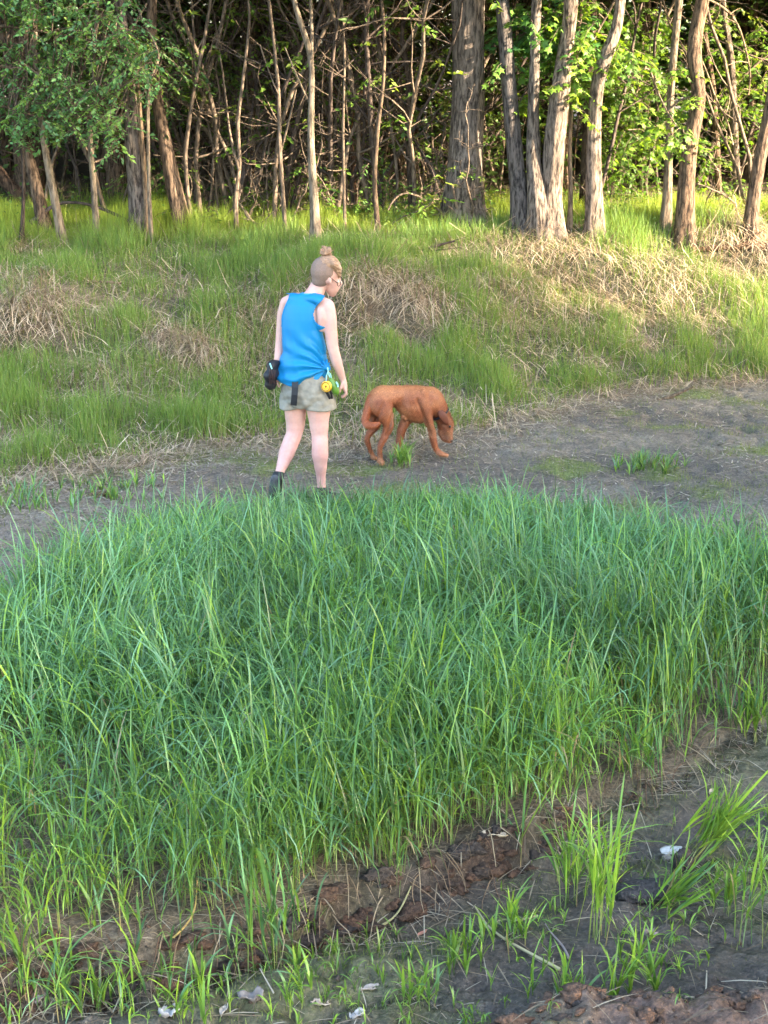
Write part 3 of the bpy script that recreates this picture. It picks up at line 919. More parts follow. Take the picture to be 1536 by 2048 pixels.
TREES = [
 ('tree', 'leaning grey barked tree with slim stems hugging its base at the left of the wood', [(281, 480, 36), (277, 400, 36), (270, 330, 33), (262, 203, 25), (250, 100, 22), (239, 17, 21)], M_BARK_GREY, dict(tint=(.95, .95, 1.0), sides=40)),
 ('tree', 'brown trunk leaning left, just right of the grey leaning tree', [(371, 472, 34), (350, 380, 31), (335, 300, 27), (322, 250, 24), (310, 180, 22), (303, 90, 20)], M_BARK_BROWN, {}),
 ('tree', 'leaning brown trunk nearest the left edge, foliage hiding its top', [(92, 468, 27), (72, 380, 24), (52, 290, 20), (38, 240, 16), (22, 150, 15)], M_BARK_BROWN, {}),
 ('tree', 'slim pale trunk leaning left beneath the dark arching branch', [(126, 487, 18), (109, 390, 16), (92, 300, 13), (80, 240, 12), (68, 150, 11)], M_BARK_PALE, dict(crown=.8)),
 ('young_tree', 'slender young tree with a small stub branch under the left foliage', [(195, 485, 13), (190, 400, 12), (183, 300, 11), (178, 250, 8), (186, 120, 7)], M_BARK_PALE, dict(crown=.6, limbs=[[(186, 300, 5, 0), (194, 285, 4, -.05), (198, 278, 2, -.1)]])),
 ('tree', 'slim straight pale tree with a high fork, behind the woman', [(633, 488, 20), (628, 400, 18), (622, 300, 14), (622, 230, 13), (624, 150, 11), (622, 110, 12), (603, 50, 11), (587, 0, 10)], M_BARK_PALE, dict(crown=.8, limbs=[[(623, 118, 8, 0), (624, 60, 7, .05), (620, -10, 6, .1), (622, -120, 5, .1)], [(618, 205, 4, 0), (600, 170, 4, -.1), (585, 130, 3, -.2), (570, 95, 2, -.2)]])),
 ('tree', 'thin brown trunk close behind the pale forked tree', [(652, 442, 12), (650, 330, 10), (644, 230, 9), (651, 80, 8), (648, 0, 7)], M_BARK_BROWN, dict(crown=.6, back=.6)),
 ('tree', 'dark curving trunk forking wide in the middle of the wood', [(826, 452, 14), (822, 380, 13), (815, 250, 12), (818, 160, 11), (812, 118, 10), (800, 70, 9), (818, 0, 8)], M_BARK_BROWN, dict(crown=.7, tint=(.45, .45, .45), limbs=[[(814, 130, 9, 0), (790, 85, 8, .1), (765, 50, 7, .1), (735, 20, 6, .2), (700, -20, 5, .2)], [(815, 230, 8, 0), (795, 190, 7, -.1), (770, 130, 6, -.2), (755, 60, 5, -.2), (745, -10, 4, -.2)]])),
 ('tree', 'broad shaded trunk standing in the wood behind the dark forked tree', [(812, 445, 36), (805, 400, 34), (792, 250, 30), (790, 160, 28), (785, 0, 26)], M_BARK_BROWN, dict(back=2.0, tint=(.6, .6, .6))),  # low tint paints the wood's shade onto this trunk
 ('big_tree', 'thickest trunk of all, furrowed grey bark lit along its side, beyond the dog', [(930, 452, 92), (927, 420, 80), (930, 360, 71), (932, 300, 68), (937, 200, 65), (936, 100, 63), (935, 0, 67)], M_BARK_GREY, dict(sides=64, rough=.10, crown=1.3, top=11, step=.045)),
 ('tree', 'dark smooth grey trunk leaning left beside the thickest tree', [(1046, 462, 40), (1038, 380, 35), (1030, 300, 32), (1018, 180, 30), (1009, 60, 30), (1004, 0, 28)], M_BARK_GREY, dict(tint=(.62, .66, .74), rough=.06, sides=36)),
 ('tree', 'sunlit rough trunk rising from the same foot as its broader neighbour', [(1076, 472, 44), (1072, 400, 34), (1067, 330, 28), (1067, 250, 24), (1068, 160, 21), (1072, 0, 19)], M_BARK_GREY, dict(rough=.13, sides=40)),
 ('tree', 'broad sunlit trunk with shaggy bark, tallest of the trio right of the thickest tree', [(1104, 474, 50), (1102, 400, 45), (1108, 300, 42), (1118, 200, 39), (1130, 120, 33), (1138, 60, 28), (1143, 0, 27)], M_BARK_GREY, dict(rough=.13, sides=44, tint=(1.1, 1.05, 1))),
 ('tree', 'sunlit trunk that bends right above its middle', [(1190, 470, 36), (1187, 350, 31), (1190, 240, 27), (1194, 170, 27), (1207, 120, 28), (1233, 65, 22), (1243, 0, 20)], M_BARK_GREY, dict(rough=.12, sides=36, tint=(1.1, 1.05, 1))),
 ('tree', 'shaded trunk half hidden behind the bending sunlit one', [(1170, 445, 26), (1174, 300, 24), (1180, 180, 22), (1185, 0, 20)], M_BARK_BROWN, dict(back=.7, tint=(.6, .6, .6))),  # shade painted in by the dark tint
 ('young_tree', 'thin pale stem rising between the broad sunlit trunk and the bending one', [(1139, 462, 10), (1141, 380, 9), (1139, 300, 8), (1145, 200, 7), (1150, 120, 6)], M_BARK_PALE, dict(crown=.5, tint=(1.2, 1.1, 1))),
 ('tree', 'straight slender sunlit trunk left of the wavy brown tree', [(1332, 455, 20), (1335, 380, 17), (1336, 300, 15), (1341, 200, 14), (1350, 100, 14), (1357, 0, 15)], M_BARK_PALE, dict(tint=(.95, .9, .85))),
 ('tree', 'wavy brown trunk with an S bend standing at the grassy edge', [(1370, 480, 36), (1371, 400, 34), (1375, 310, 31), (1388, 250, 29), (1400, 205, 27), (1394, 160, 27), (1385, 110, 28), (1396, 50, 27), (1406, 0, 26)], M_BARK_BROWN, dict(sides=36, rough=.12, tint=(1.05, 1, .95))),
 ('tree', 'brown trunk leaning right at the right edge of the wood', [(1500, 478, 28), (1508, 400, 26), (1520, 310, 24), (1536, 230, 23), (1556, 130, 22)], M_BARK_BROWN, dict(sides=32)),
 ('tree', 'slim grey trunk behind bare hanging branches near the right edge', [(1482, 436, 16), (1474, 350, 14), (1466, 240, 14), (1462, 120, 13), (1446, 0, 12)], M_BARK_GREY, dict(back=1.0, tint=(.9, .85, .8))),
 ('tree', 'slender shaded trunk right of the wavy brown tree', [(1438, 430, 13), (1435, 300, 12), (1425, 180, 11), (1410, 80, 11), (1404, 0, 10)], M_BARK_BROWN, dict(back=2.0, tint=(.9, .85, .8))),
 ('tree', 'straight dim trunk deep in the wood between the two right hand trees', [(1496, 420, 17), (1500, 250, 16), (1508, 0, 15)], M_BARK_BROWN, dict(back=3.0)),
 ('young_tree', 'very thin leaning stem in the leafy gap between sunlit trunks', [(1277, 430, 7), (1285, 320, 6), (1297, 200, 6), (1302, 100, 5)], M_BARK_PALE, dict(back=1.2, crown=.5)),
 ('tree', 'dark leaning trunk deep in the wood left of the forked pale tree', [(438, 430, 24), (425, 300, 22), (410, 180, 21), (398, 0, 20)], M_BARK_BROWN, dict(back=2.6, tint=(.5, .5, .5))),  # tint dims the bark in place of deep shade
 ('young_tree', 'wavy sapling trunk bending twice, right of the brown leaning trunk', [(386, 466, 9), (376, 390, 8), (368, 310, 8), (384, 200, 7), (404, 110, 7), (422, 0, 6)], M_TWIG, dict(crown=.5, limbs=[[(392, 150, 5, 0), (388, 90, 4, 0), (384, 10, 4, .1), (380, -60, 3, .1)]])),
 ('young_tree', 'young tree with a kinked stem, leafy shoots at its foot', [(758, 480, 11), (748, 370, 9), (755, 250, 8), (766, 180, 7), (770, 80, 7), (764, 0, 6)], M_TWIG, dict(crown=.5, tint=(.7, .65, .6))),
 ('young_tree', 'reddish double stemmed young tree with crooked limbs', [(713, 440, 15), (706, 370, 10), (706, 300, 8), (698, 250, 7), (718, 190, 6), (740, 150, 4)], M_TWIG, dict(top=3.2, crown=0, tint=(.85, .6, .5), limbs=[[(706, 330, 7, 0), (722, 270, 5, -.1), (736, 220, 4, -.1), (752, 160, 3, -.1)], [(700, 260, 5, 0), (680, 215, 4, .1), (664, 160, 3, .1)]])),
 ('young_tree', 'thin upright stem lit by the sun, left of the kinked young tree', [(690, 470, 6), (688, 380, 6), (686, 250, 5), (690, 120, 4), (684, 0, 4)], M_TWIG, dict(crown=.4)),
 ('young_tree', 'tall thin stem crowded among twigs left of the pale forked tree', [(572, 478, 9), (566, 390, 8), (560, 290, 8), (557, 180, 7), (545, 60, 6), (538, 0, 6)], M_TWIG, dict(crown=.5, limbs=[[(562, 300, 5, 0), (580, 240, 4, -.1), (592, 180, 3, -.1)], [(557, 190, 4, 0), (538, 150, 3, .1), (520, 90, 3, .1)]])),
 ('young_tree', 'thin twisted stem with a low fork between the wavy sapling and the crowded twigs', [(474, 468, 8), (470, 400, 8), (480, 330, 7), (474, 250, 7), (488, 150, 6), (500, 40, 5), (496, 0, 5)], M_TWIG, dict(crown=.5, limbs=[[(478, 340, 6, 0), (458, 270, 5, .1), (452, 190, 4, .1), (440, 110, 3, .1)]])),
 ('young_tree', 'slim pale stem pressed against the grey leaning tree', [(293, 485, 9), (291, 400, 9), (285, 300, 9), (283, 240, 8), (276, 150, 7)], M_BARK_PALE, dict(crown=0, top=3.4, tint=(1.15, 1, .9))),
 ('young_tree', 'outer slim stem of the pair beside the grey leaning tree', [(303, 486, 8), (300, 400, 8), (296, 300, 7), (294, 240, 7), (298, 150, 6)], M_BARK_PALE, dict(crown=0, top=3.4)),
 ('young_tree', 'dark thin stem standing alone near the left edge', [(42, 494, 9), (45, 400, 7), (46, 310, 6), (36, 230, 5), (30, 130, 5)], M_DARKTWIG, dict(crown=0, top=3.4, tint=(.6, .6, .6))),
]
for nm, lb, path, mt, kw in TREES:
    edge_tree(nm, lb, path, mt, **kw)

# leaning dead log at the far left, arching branch over the pale stem, fallen branches
def px_branch(name, label, pix, mat, cat, Y=None, sides=7, tint=(1, 1, 1), side_twigs=0, seed=0, rough=.08):
    rg = random.Random(seed)
    if Y is None: Y = ground_hit(pix[0][0], pix[0][1]).y
    pts = [on_plane(p[0], p[1], Y + (p[3] if len(p) > 3 else 0)) for p in pix]
    rad = [p[2] * .5 / px_scale(Y, 1.2) for p in pix]
    base = Vector(pts[0])
    Q, rr = resample(pts, rad, .05)
    acc = Acc(); Q = Q - np.array(base)
    tube(acc, Q, rr, sides, tint, True, rough, seed=seed)
    for _ in range(side_twigs):
        k = rg.randrange(len(Q) // 4, len(Q) - 1)
        p = Vector(Q[k]); d = Vector((rg.uniform(-1, 1), rg.uniform(-.6, .6), rg.uniform(-.1, 1))).normalized()
        L = rg.uniform(.15, .45); pp = [p]
        for s in range(4):
            d = (d + Vector((rg.uniform(-.3, .3), rg.uniform(-.3, .3), rg.uniform(-.3, .3)))).normalized()
            pp.append(pp[-1] + d * L / 4)
        tube(acc, pp, np.linspace(rr[k] * .6, .0015, 5), 4, tint, False)
    o = acc.build(name, mat)
    o.location = base
    return tag(o, label, cat)

px_branch('fallen_log', 'thick dead log leaning down from the left edge behind the trunks', [(-60, 290, 28), (0, 350, 27), (40, 395, 25), (75, 425, 24)], M_BARK_BROWN, 'log', Y=16.8, sides=20, tint=(.7, .65, .65), rough=.12)
px_branch('arching_branch', 'dark branch arching over the grass in front of the left trunks', [(62, 446, 12), (85, 428, 10), (103, 411, 7), (130, 403, 6), (180, 408, 6), (220, 424, 7), (245, 435, 7), (266, 448, 7)], M_DARKTWIG, 'branch', Y=15.0)
px_branch('fallen_branch', 'thin dark stick slanting into the grass under the arching branch', [(180, 410, 4), (200, 438, 5), (222, 460, 5), (240, 480, 5)], M_DARKTWIG, 'branch', Y=15.2)
px_branch('fallen_branch', 'bleached crooked dead branch at the foot of the twisted stem', [(470, 395, 5), (490, 420, 6), (497, 445, 6), (530, 452, 5), (548, 474, 5)], M_BARK_PALE, 'branch', Y=15.2, tint=(1.2, 1.15, 1.1), side_twigs=5, seed=4)
px_branch('fallen_branch', 'pale dead branch lying along the edge of the wood left of the woman', [(385, 472, 8), (430, 463, 8), (480, 462, 8), (530, 470, 7), (560, 478, 5)], M_BARK_PALE, 'branch', Y=15.3, tint=(1.1, 1.05, 1), side_twigs=3, seed=5)
px_branch('fallen_branch', 'long dark branch bowed over the grass beyond the woman, right of her head', [(622, 494, 3), (650, 484, 5), (690, 487, 5), (720, 491, 6), (760, 488, 6), (800, 478, 5), (830, 466, 4), (860, 470, 3)], M_DARKTWIG, 'branch', Y=14.6, side_twigs=3, seed=6)
px_branch('fallen_branch', 'thin dark branch lying low in the grass between the woman and the wood', [(716, 520, 3), (722, 500, 4), (760, 506, 5), (820, 512, 6), (870, 492, 6), (910, 482, 4)], M_DARKTWIG, 'branch', Y=14.3, side_twigs=4, seed=7)
px_branch('fallen_branch', 'curved bleached branch bowing before the thickest trunk', [(776, 420, 3), (784, 400, 4), (800, 385, 4), (824, 384, 4), (850, 400, 4), (880, 420, 4), (920, 470, 5)], M_BARK_PALE, 'branch', Y=15.1, tint=(1.1, 1, .95), side_twigs=4, seed=8)
px_branch('fallen_branch', 'sunlit dead branch leaning at the foot of the thickest trunk', [(940, 476, 7), (925, 450, 6), (915, 420, 5), (908, 395, 4), (905, 368, 4)], M_BARK_PALE, 'branch', Y=15.0, tint=(1.1, 1, .95), side_twigs=5, seed=9)
px_branch('fallen_branch', 'long pale branch lying at the foot of the bank on the right', [(1160, 800, 3), (1220, 806, 6), (1290, 806, 8), (1340, 796, 8), (1385, 772, 7)], M_BARK_PALE, 'branch', tint=(1.1, 1, .9), seed=10)
px_branch('fallen_log', 'thin fallen log lying in the grass before the right hand trees', [(1365, 503, 10), (1420, 497, 12), (1480, 492, 13), (1560, 492, 14)], M_BARK_BROWN, 'log', tint=(1, .85, .75), side_twigs=3, seed=11)
px_branch('fallen_log', 'short brown stick lying on the mud flat at the left', [(110, 990, 5), (150, 996, 9), (185, 991, 11), (222, 984, 11)], M_BARK_PALE, 'log', tint=(.7, .62, .5), seed=12)
px_branch('fallen_branch', 'straight pale stick lying in the grass on the left of the bank', [(168, 563, 4), (200, 562, 5), (243, 567, 5)], M_BARK_PALE, 'branch', tint=(1.2, 1.1, 1), seed=13)
px_branch('fallen_branch', 'pale stick poking from the slumped straw at the left edge', [(-8, 668, 5), (30, 661, 6), (75, 652, 6)], M_BARK_PALE, 'branch', tint=(1.3, 1.2, 1.15), seed=14)
px_branch('dead_branch', 'bare pale forked branch hanging in front of the trees at the right', [(1400, 112, 3), (1415, 148, 4), (1432, 200, 4), (1455, 240, 4), (1466, 290, 4)], M_BARK_PALE, 'branch', Y=15.8, tint=(1.25, 1.2, 1.1), side_twigs=9, seed=15)
px_branch('dead_branch', 'bare branch arching down from the top at the far right', [(1418, 0, 5), (1450, 15, 5), (1475, 45, 5), (1490, 90, 4), (1502, 150, 4), (1497, 190, 3)], M_BARK_PALE, 'branch', Y=15.6, tint=(1.2, 1.1, .95), side_twigs=9, seed=16)

# ------------------------------------------------------------------ saplings with twigs, shared meshes
def branchy(seed, H, nb, r0, lean=.12, sub=3, kink=.16, curl=0):
    rg = random.Random(seed); acc = Acc()
    def walk(p, d, L, n, r, up, kk):
        pts = [p]
        for s in range(n):
            d = (d + Vector((rg.gauss(0, kk), rg.gauss(0, kk), rg.gauss(0, kk * .5) + up))).normalized()
            pts.append(pts[-1] + d * (L / n))
        return pts
    main = walk(Vector((0, 0, -.08)), Vector((rg.gauss(0, lean), rg.gauss(0, lean), 1)).normalized(), H, 13, r0, .05, kink)
    tube(acc, main, np.linspace(r0, r0 * .35, len(main)), 6, None, False)
    tips = []
    for b in range(nb):
        k = rg.randrange(2, len(main) - 1)
        a = rg.uniform(0, 6.28); L = rg.uniform(.3, 1.0) * H * .28
        d = Vector((math.cos(a), math.sin(a), rg.uniform(.1, 1.2))).normalized()
        br = walk(main[k], d, L, 6, 0, .06, kink * 1.4)
        rb = r0 * rg.uniform(.25, .5)
        tube(acc, br, np.linspace(rb, .0015, len(br)), 4, None, False)
        for s in range(sub):
            q = rg.randrange(1, len(br) - 1)
            a = rg.uniform(0, 6.28)
            d2 = Vector((math.cos(a), math.sin(a), rg.uniform(-.3, .9))).normalized()
            tw = walk(br[q], d2, L * rg.uniform(.25, .5), 3, 0, 0, kink * 1.6)
            tube(acc, tw, np.linspace(rb * .5, .001, len(tw)), 3, None, False)
            tips.append(tw[-1])
        tips.append(br[-1])
    V = np.concatenate(acc.V); F = np.concatenate(acc.F)
    me_o = faces_mixed('stem', V, F, np.ones((len(V), 3)), M_TWIG, smooth=True)
    me = me_o.data; bpy.data.objects.remove(me_o)
    # sparse leaves near the tips
    T = np.array([tuple(t) for t in tips])
    c = T[RNG.integers(0, len(T), 26)] + RNG.normal(0, .08, (26, 3))
    V, F, C, _ = sprays(c, 7, .075, 'small', LEAFC_SUN, .22, -.1, twig=False)
    lo = faces_mixed('foliage', V, F, C, M_LEAF); lm = lo.data; bpy.data.objects.remove(lo)
    return me, lm

SAPS = [branchy(100 + k, random.uniform(3.4, 5.2), random.randint(9, 16), random.uniform(.014, .034), kink=random.uniform(.08, .2)) for k in range(9)]
BUSH = [branchy(200 + k, random.uniform(.9, 1.8), random.randint(9, 14), random.uniform(.009, .016), lean=.4, kink=.3, sub=4) for k in range(5)]
for m_, _ in SAPS[4:]:
    m_.materials[0] = M_DARKTWIG  # darker bark puts the wood's shade into part of the saplings

def place_sapling(x, y, src, label, group, rz, sc, leafy, name='sapling', cat='sapling', tilt=(0, 0)):
    root = empty(name, (x, y, tz(x, y)), rz)
    root.rotation_euler = (tilt[0], tilt[1], rz)
    root.scale = (sc, sc, sc)
    tag(root, label, cat, group)
    o = bpy.data.objects.new('stem', src[0]); link(o, root)
    if leafy:
        o2 = bpy.data.objects.new('foliage', src[1]); link(o2, root)
    return root

rg = random.Random(5)
cnt = 0
while cnt < 210:
    y = 15.5 + 9.5 * rg.random() ** 1.35
    px = rg.gauss(640, 190) if rg.random() < .62 else rg.uniform(-20, 1556)
    x = (px - 768) / F_PX * (y * CP + 1.2 * SP)
    if px > 1540 or px < -20: continue
    place_sapling(x, y, rg.choice(SAPS), 'thin bare twiggy sapling crowded among others in the shaded wood', 'twiggy saplings crowding the wood', rg.uniform(0, 6.28), rg.uniform(.75, 1.15), rg.random() < .35, tilt=(rg.gauss(0, .07), rg.gauss(0, .07)))
    cnt += 1
for k in range(84):
    y = rg.uniform(15.0, 17.2); px = rg.uniform(380, 960) if rg.random() < .7 else rg.uniform(0, 1540)
    x = (px - 768) / F_PX * (y * CP + 1.2 * SP)
    place_sapling(x, y, rg.choice(BUSH), 'leafless tangled brush at the foot of the trees', 'dead brush along the edge of the wood', rg.uniform(0, 6.28), rg.uniform(.5, 1.0), rg.random() < .2, name='dead_brush', cat='brush', tilt=(rg.gauss(0, .3), rg.gauss(0, .3)))

# ------------------------------------------------------------------ trees deeper in the wood and above it
def plain_trunk(seed, H, r0):
    rgk = random.Random(seed); acc = Acc()
    p = Vector((0, 0, -.15)); pts = [p]; d = Vector((rgk.gauss(0, .07), rgk.gauss(0, .05), 1)).normalized()
    for s in range(16):
        d = (d + Vector((rgk.gauss(0, .045), rgk.gauss(0, .045), .04))).normalized()
        pts.append(pts[-1] + d * H / 16)
    tube(acc, pts, np.linspace(r0 * 1.1, r0 * .4, 17), 12, (1, 1, 1), True, .12, seed)
    o = acc.build('trunk', M_BARK_BROWN); me = o.data; bpy.data.objects.remove(o)
    return me, pts[-1]
TRK = [plain_trunk(300 + k, random.uniform(8.5, 11), r) for k, r in enumerate([.07, .10, .13, .17, .09])]
TRK[1][0].materials[0] = M_BARK_GREY

def wood_tree(x, y, label, group, big=False, crowns=None, cs=1.0, k=None, cz=None):
    me, tip = TRK[rg.randrange(len(TRK)) if k is None else k]
    rz = rg.uniform(0, 6.28)
    root = empty('tree', (x, y, tz(x, y)), rz)
    tag(root, label, 'tree', group)
    link(bpy.data.objects.new('trunk', me), root)
    s = rg.uniform(.85, 1.2) * cs
    add_crown(root, (tip.x, tip.y, tip.z - .8 if cz is None else cz), (s, s, s), rg.uniform(0, 6), crowns)
    return root
cells = []
for gy in range(9):
    for gx in range(9):
        y = 18.0 + gy * 3.3 + rg.uniform(-1.2, 1.2)
        half = .30 * y + 2
        x = -half + (gx + .5) * 2 * half / 9 + rg.uniform(-.8, .8)
        wt = wood_tree(x, y, 'shaded tree standing deeper in the wood behind the front trunks', 'trees deeper in the wood')
        if (gx + gy) % 2: add_crown(wt, (rg.uniform(-1, 1), rg.uniform(-1, 1), 4.9 + rg.uniform(-.3, .8)), (1.15, 1.15, .75), rg.uniform(0, 6))  # every other tree gets an added crown that blocks skylight overhead

# the wood goes on beyond the left edge as well
for k in range(26):
    y = rg.uniform(15.6, 34); x = -(.30 * y + .6 + rg.uniform(0, 9))
    wt = wood_tree(x, y, 'leafy tree of the wood beyond the left edge of the picture', 'trees of the wood beyond the left edge')
    add_crown(wt, (0, 0, 4.0), (1.0, 1.0, .9), rg.uniform(0, 6))
# the wood goes on beyond the right edge of the picture and keeps the low sun off its depth
for k in range(34):
    y = rg.uniform(19.5, 34); x = .30 * y + 1.0 + rg.uniform(0, 13)
    wood_tree(x, y, 'leafy tree of the wood beyond the right edge of the picture', 'trees of the wood beyond the right edge', crowns=BIGCROWN, cz=5.2, cs=.95)

# tall leafy trees on the near bank, right of the picture: they shade the river bed
rg = random.Random(77)
for row in range(3):
    for k in range(9):
        s = 9.2 + k * 2.7 + rg.uniform(-.5, .5) + row * .6
        yb = 13.15 - (s - 3.6) * math.tan(R(21)) - 3.8 - row * 2.9 + rg.uniform(-.3, .3)
        wood_tree(s, yb, 'tall leafy tree on the near bank to the right, outside the view', 'leafy trees on the near bank', crowns=BIGCROWN, cz=5.6 + rg.uniform(-.3, .5), cs=1.05)

# ------------------------------------------------------------------ foliage in view
def foliage_thing(name, label, cat, regions, Yr, n, nleaf, size, kind, cols, spread, stem_pix=None, Ystem=None, group=None, trunk_mat=None):
    c = px_cloud(regions, Yr, n)
    base = Vector(c.mean(0))
    V, F, C, tw = sprays(c, nleaf, size, kind, cols, spread)
    root = empty(name, base); tag(root, label, cat, group)
    o = faces_mixed('foliage', V - np.array(base), F, C, M_LEAF, root)
    st = Acc()
    TV = np.concatenate(tw.V) - np.array(base); st.add(TV, np.concatenate(tw.F))
    # boughs linking the sprays: from a few stems
    if stem_pix:
        for sp in stem_pix:
            pts = [on_plane(a, b, (Ystem or Yr[0]) + 0) - base for a, b, w in sp]
            rr = [w * .5 / px_scale(Yr[0], 2.5) for a, b, w in sp]
            Q, r2 = resample(pts, rr, .08)
            tube(st, Q, r2, 6, None, False)
            # link every 9th spray to the nearest bough point
            for q in range(0, len(c), 7):
                pc = c[q] - np.array(base)
                dmin = np.linalg.norm(Q - pc, axis=1); kk = int(np.argmin(dmin))
                if dmin[kk] < .8:
                    mid = (Q[kk] + pc) / 2 + np.array([0, 0, .04])
                    tube(st, [Q[kk], mid, pc], [.008, .006, .004], 4, None, False)
    V2 = np.concatenate(st.V); F2 = np.concatenate(st.F)
    faces_mixed('branches', V2, F2, np.ones((len(V2), 3)), M_TWIG, root, smooth=True)
    return root

foliage_thing('leafy_branch', 'wide bough of small blue green leaves hanging over the left trunks', 'foliage',
    [(60, 60, 120, 110), (180, 130, 110, 90), (60, 190, 90, 60), (225, 235, 38, 60), (250, 100, 60, 60), (150, 210, 80, 50), (320, 130, 40, 60), (40, 245, 60, 22), (100, -20, 160, 60), (235, 40, 60, 40)],
    (13.9, 15.1), 640, 13, .062, 'small', [(.11, .25, .09), (.13, .27, .09), (.10, .22, .10), (.16, .28, .07)], .30,
    stem_pix=[[(-120, 120, 14), (0, 130, 10), (100, 150, 7), (200, 190, 5), (235, 260, 3)], [(-120, 60, 14), (20, 50, 9), (120, 70, 6), (240, 90, 4), (320, 130, 3)], [(-100, 190, 10), (20, 215, 6), (90, 240, 3)]], Ystem=14.5)
foliage_thing('leafy_branch', 'airy spray of green leaves right of the grey leaning tree', 'foliage',
    [(310, 180, 36, 40), (335, 230, 26, 26), (290, 120, 40, 40), (380, 140, 40, 40), (330, 60, 40, 40)],
    (15.0, 15.8), 60, 10, .065, 'small', LEAFC_SHADE, .26, stem_pix=[[(262, 90, 6), (300, 130, 4), (330, 200, 3), (345, 240, 2)]], Ystem=15.3)
foliage_thing('maple_bough', 'bough of fresh pointed leaves hanging before the dark grey trunk', 'foliage',
    [(1045, 50, 50, 45), (1090, 90, 50, 45), (1060, 110, 45, 35), (1130, 60, 60, 50), (1020, 30, 30, 25), (1090, 10, 60, 30)],
    (14.8, 15.6), 105, 9, .115, 'maple', [(.075, .19, .045), (.09, .21, .04), (.12, .23, .04), (.06, .16, .05)], .34,
    stem_pix=[[(1240, -60, 9), (1170, 0, 7), (1110, 40, 5), (1060, 70, 3)]], Ystem=15.2)
foliage_thing('maple_bough', 'sunlit bough of yellow green leaves beside the broad sunlit trunk', 'foliage',
    [(1165, 60, 30, 40), (1180, 110, 30, 26), (1150, 150, 24, 26), (1160, 190, 20, 22), (1215, 95, 30, 22), (1250, 110, 24, 18), (1150, 10, 50, 20), (1148, 225, 12, 20)],
    (14.7, 15.2), 62, 8, .11, 'maple', [(.15, .26, .035), (.18, .28, .04), (.11, .21, .04)], .30,
    stem_pix=[[(1260, -60, 9), (1220, 20, 6), (1180, 90, 4), (1155, 190, 2)]], Ystem=15.0)
foliage_thing('maple_bough', 'small isolated sprig of yellow green leaves before the leaning dark trunk', 'foliage',
    [(1040, 205, 22, 9), (1058, 190, 10, 8), (1070, 180, 10, 10)], (14.9, 15.2), 11, 6, .10, 'maple', [(.16, .27, .04), (.19, .29, .04)], .2,
    stem_pix=[[(1070, 120, 4), (1062, 170, 3), (1040, 203, 2)]], Ystem=15.0)
foliage_thing('maple_bough', 'leafy curtain of bright leaves filling the gap between the bending trunk and the slender one', 'foliage',
    [(1270, 60, 55, 60), (1260, 160, 60, 50), (1250, 250, 50, 50), (1230, 320, 30, 40), (1290, 280, 40, 40), (1310, 190, 40, 40), (1330, 60, 30, 50)],
    (15.6, 17.2), 240, 8, .095, 'maple', [(.12, .22, .035), (.15, .25, .04), (.09, .17, .035)], .32,
    stem_pix=[[(1380, -60, 9), (1320, 60, 7), (1280, 160, 5), (1250, 260, 3)]], Ystem=16.2)
foliage_thing('maple_bough', 'sprig of bright leaves crossing the slender and wavy trunks', 'foliage',
    [(1345, 235, 20, 20), (1372, 255, 14, 12), (1380, 295, 22, 12), (1350, 280, 16, 16), (1385, 192, 18, 12), (1360, 130, 14, 16), (1330, 240, 20, 10)], (14.6, 15.2), 34, 6, .105, 'maple', [(.15, .26, .04), (.18, .28, .04), (.10, .20, .04)], .24,
    stem_pix=[[(1300, 140, 5), (1320, 200, 4), (1350, 250, 3), (1385, 295, 2)]], Ystem=14.9)
foliage_thing('leafy_branch', 'green leaves in the wood at the right edge above the leaning trunk', 'foliage',
    [(1500, 220, 50, 60), (1450, 60, 60, 60), (1520, 90, 40, 60), (1470, 170, 40, 40), (1420, 300, 40, 60), (1400, 20, 30, 30)],
    (16.0, 18.5), 150, 8, .085, 'maple', LEAFC_SUN, .30, stem_pix=[[(1600, 60, 8), (1520, 120, 6), (1460, 180, 4)]], Ystem=17)
foliage_thing('leafy_branch', 'sun flecked leaves high in the middle of the wood', 'foliage',
    [(680, 60, 60, 60), (720, 110, 60, 50), (640, 100, 40, 40), (850, 100, 50, 80), (880, 190, 30, 50), (760, 30, 60, 40), (580, 60, 60, 60), (500, 60, 60, 50), (440, 110, 40, 60)],
    (16.2, 19.5), 200, 8, .075, 'small', LEAFC_SUN, .34, stem_pix=[[(740, -60, 8), (700, 30, 6), (660, 90, 4)], [(900, -60, 8), (870, 60, 5), (880, 180, 3)]], Ystem=17.6)
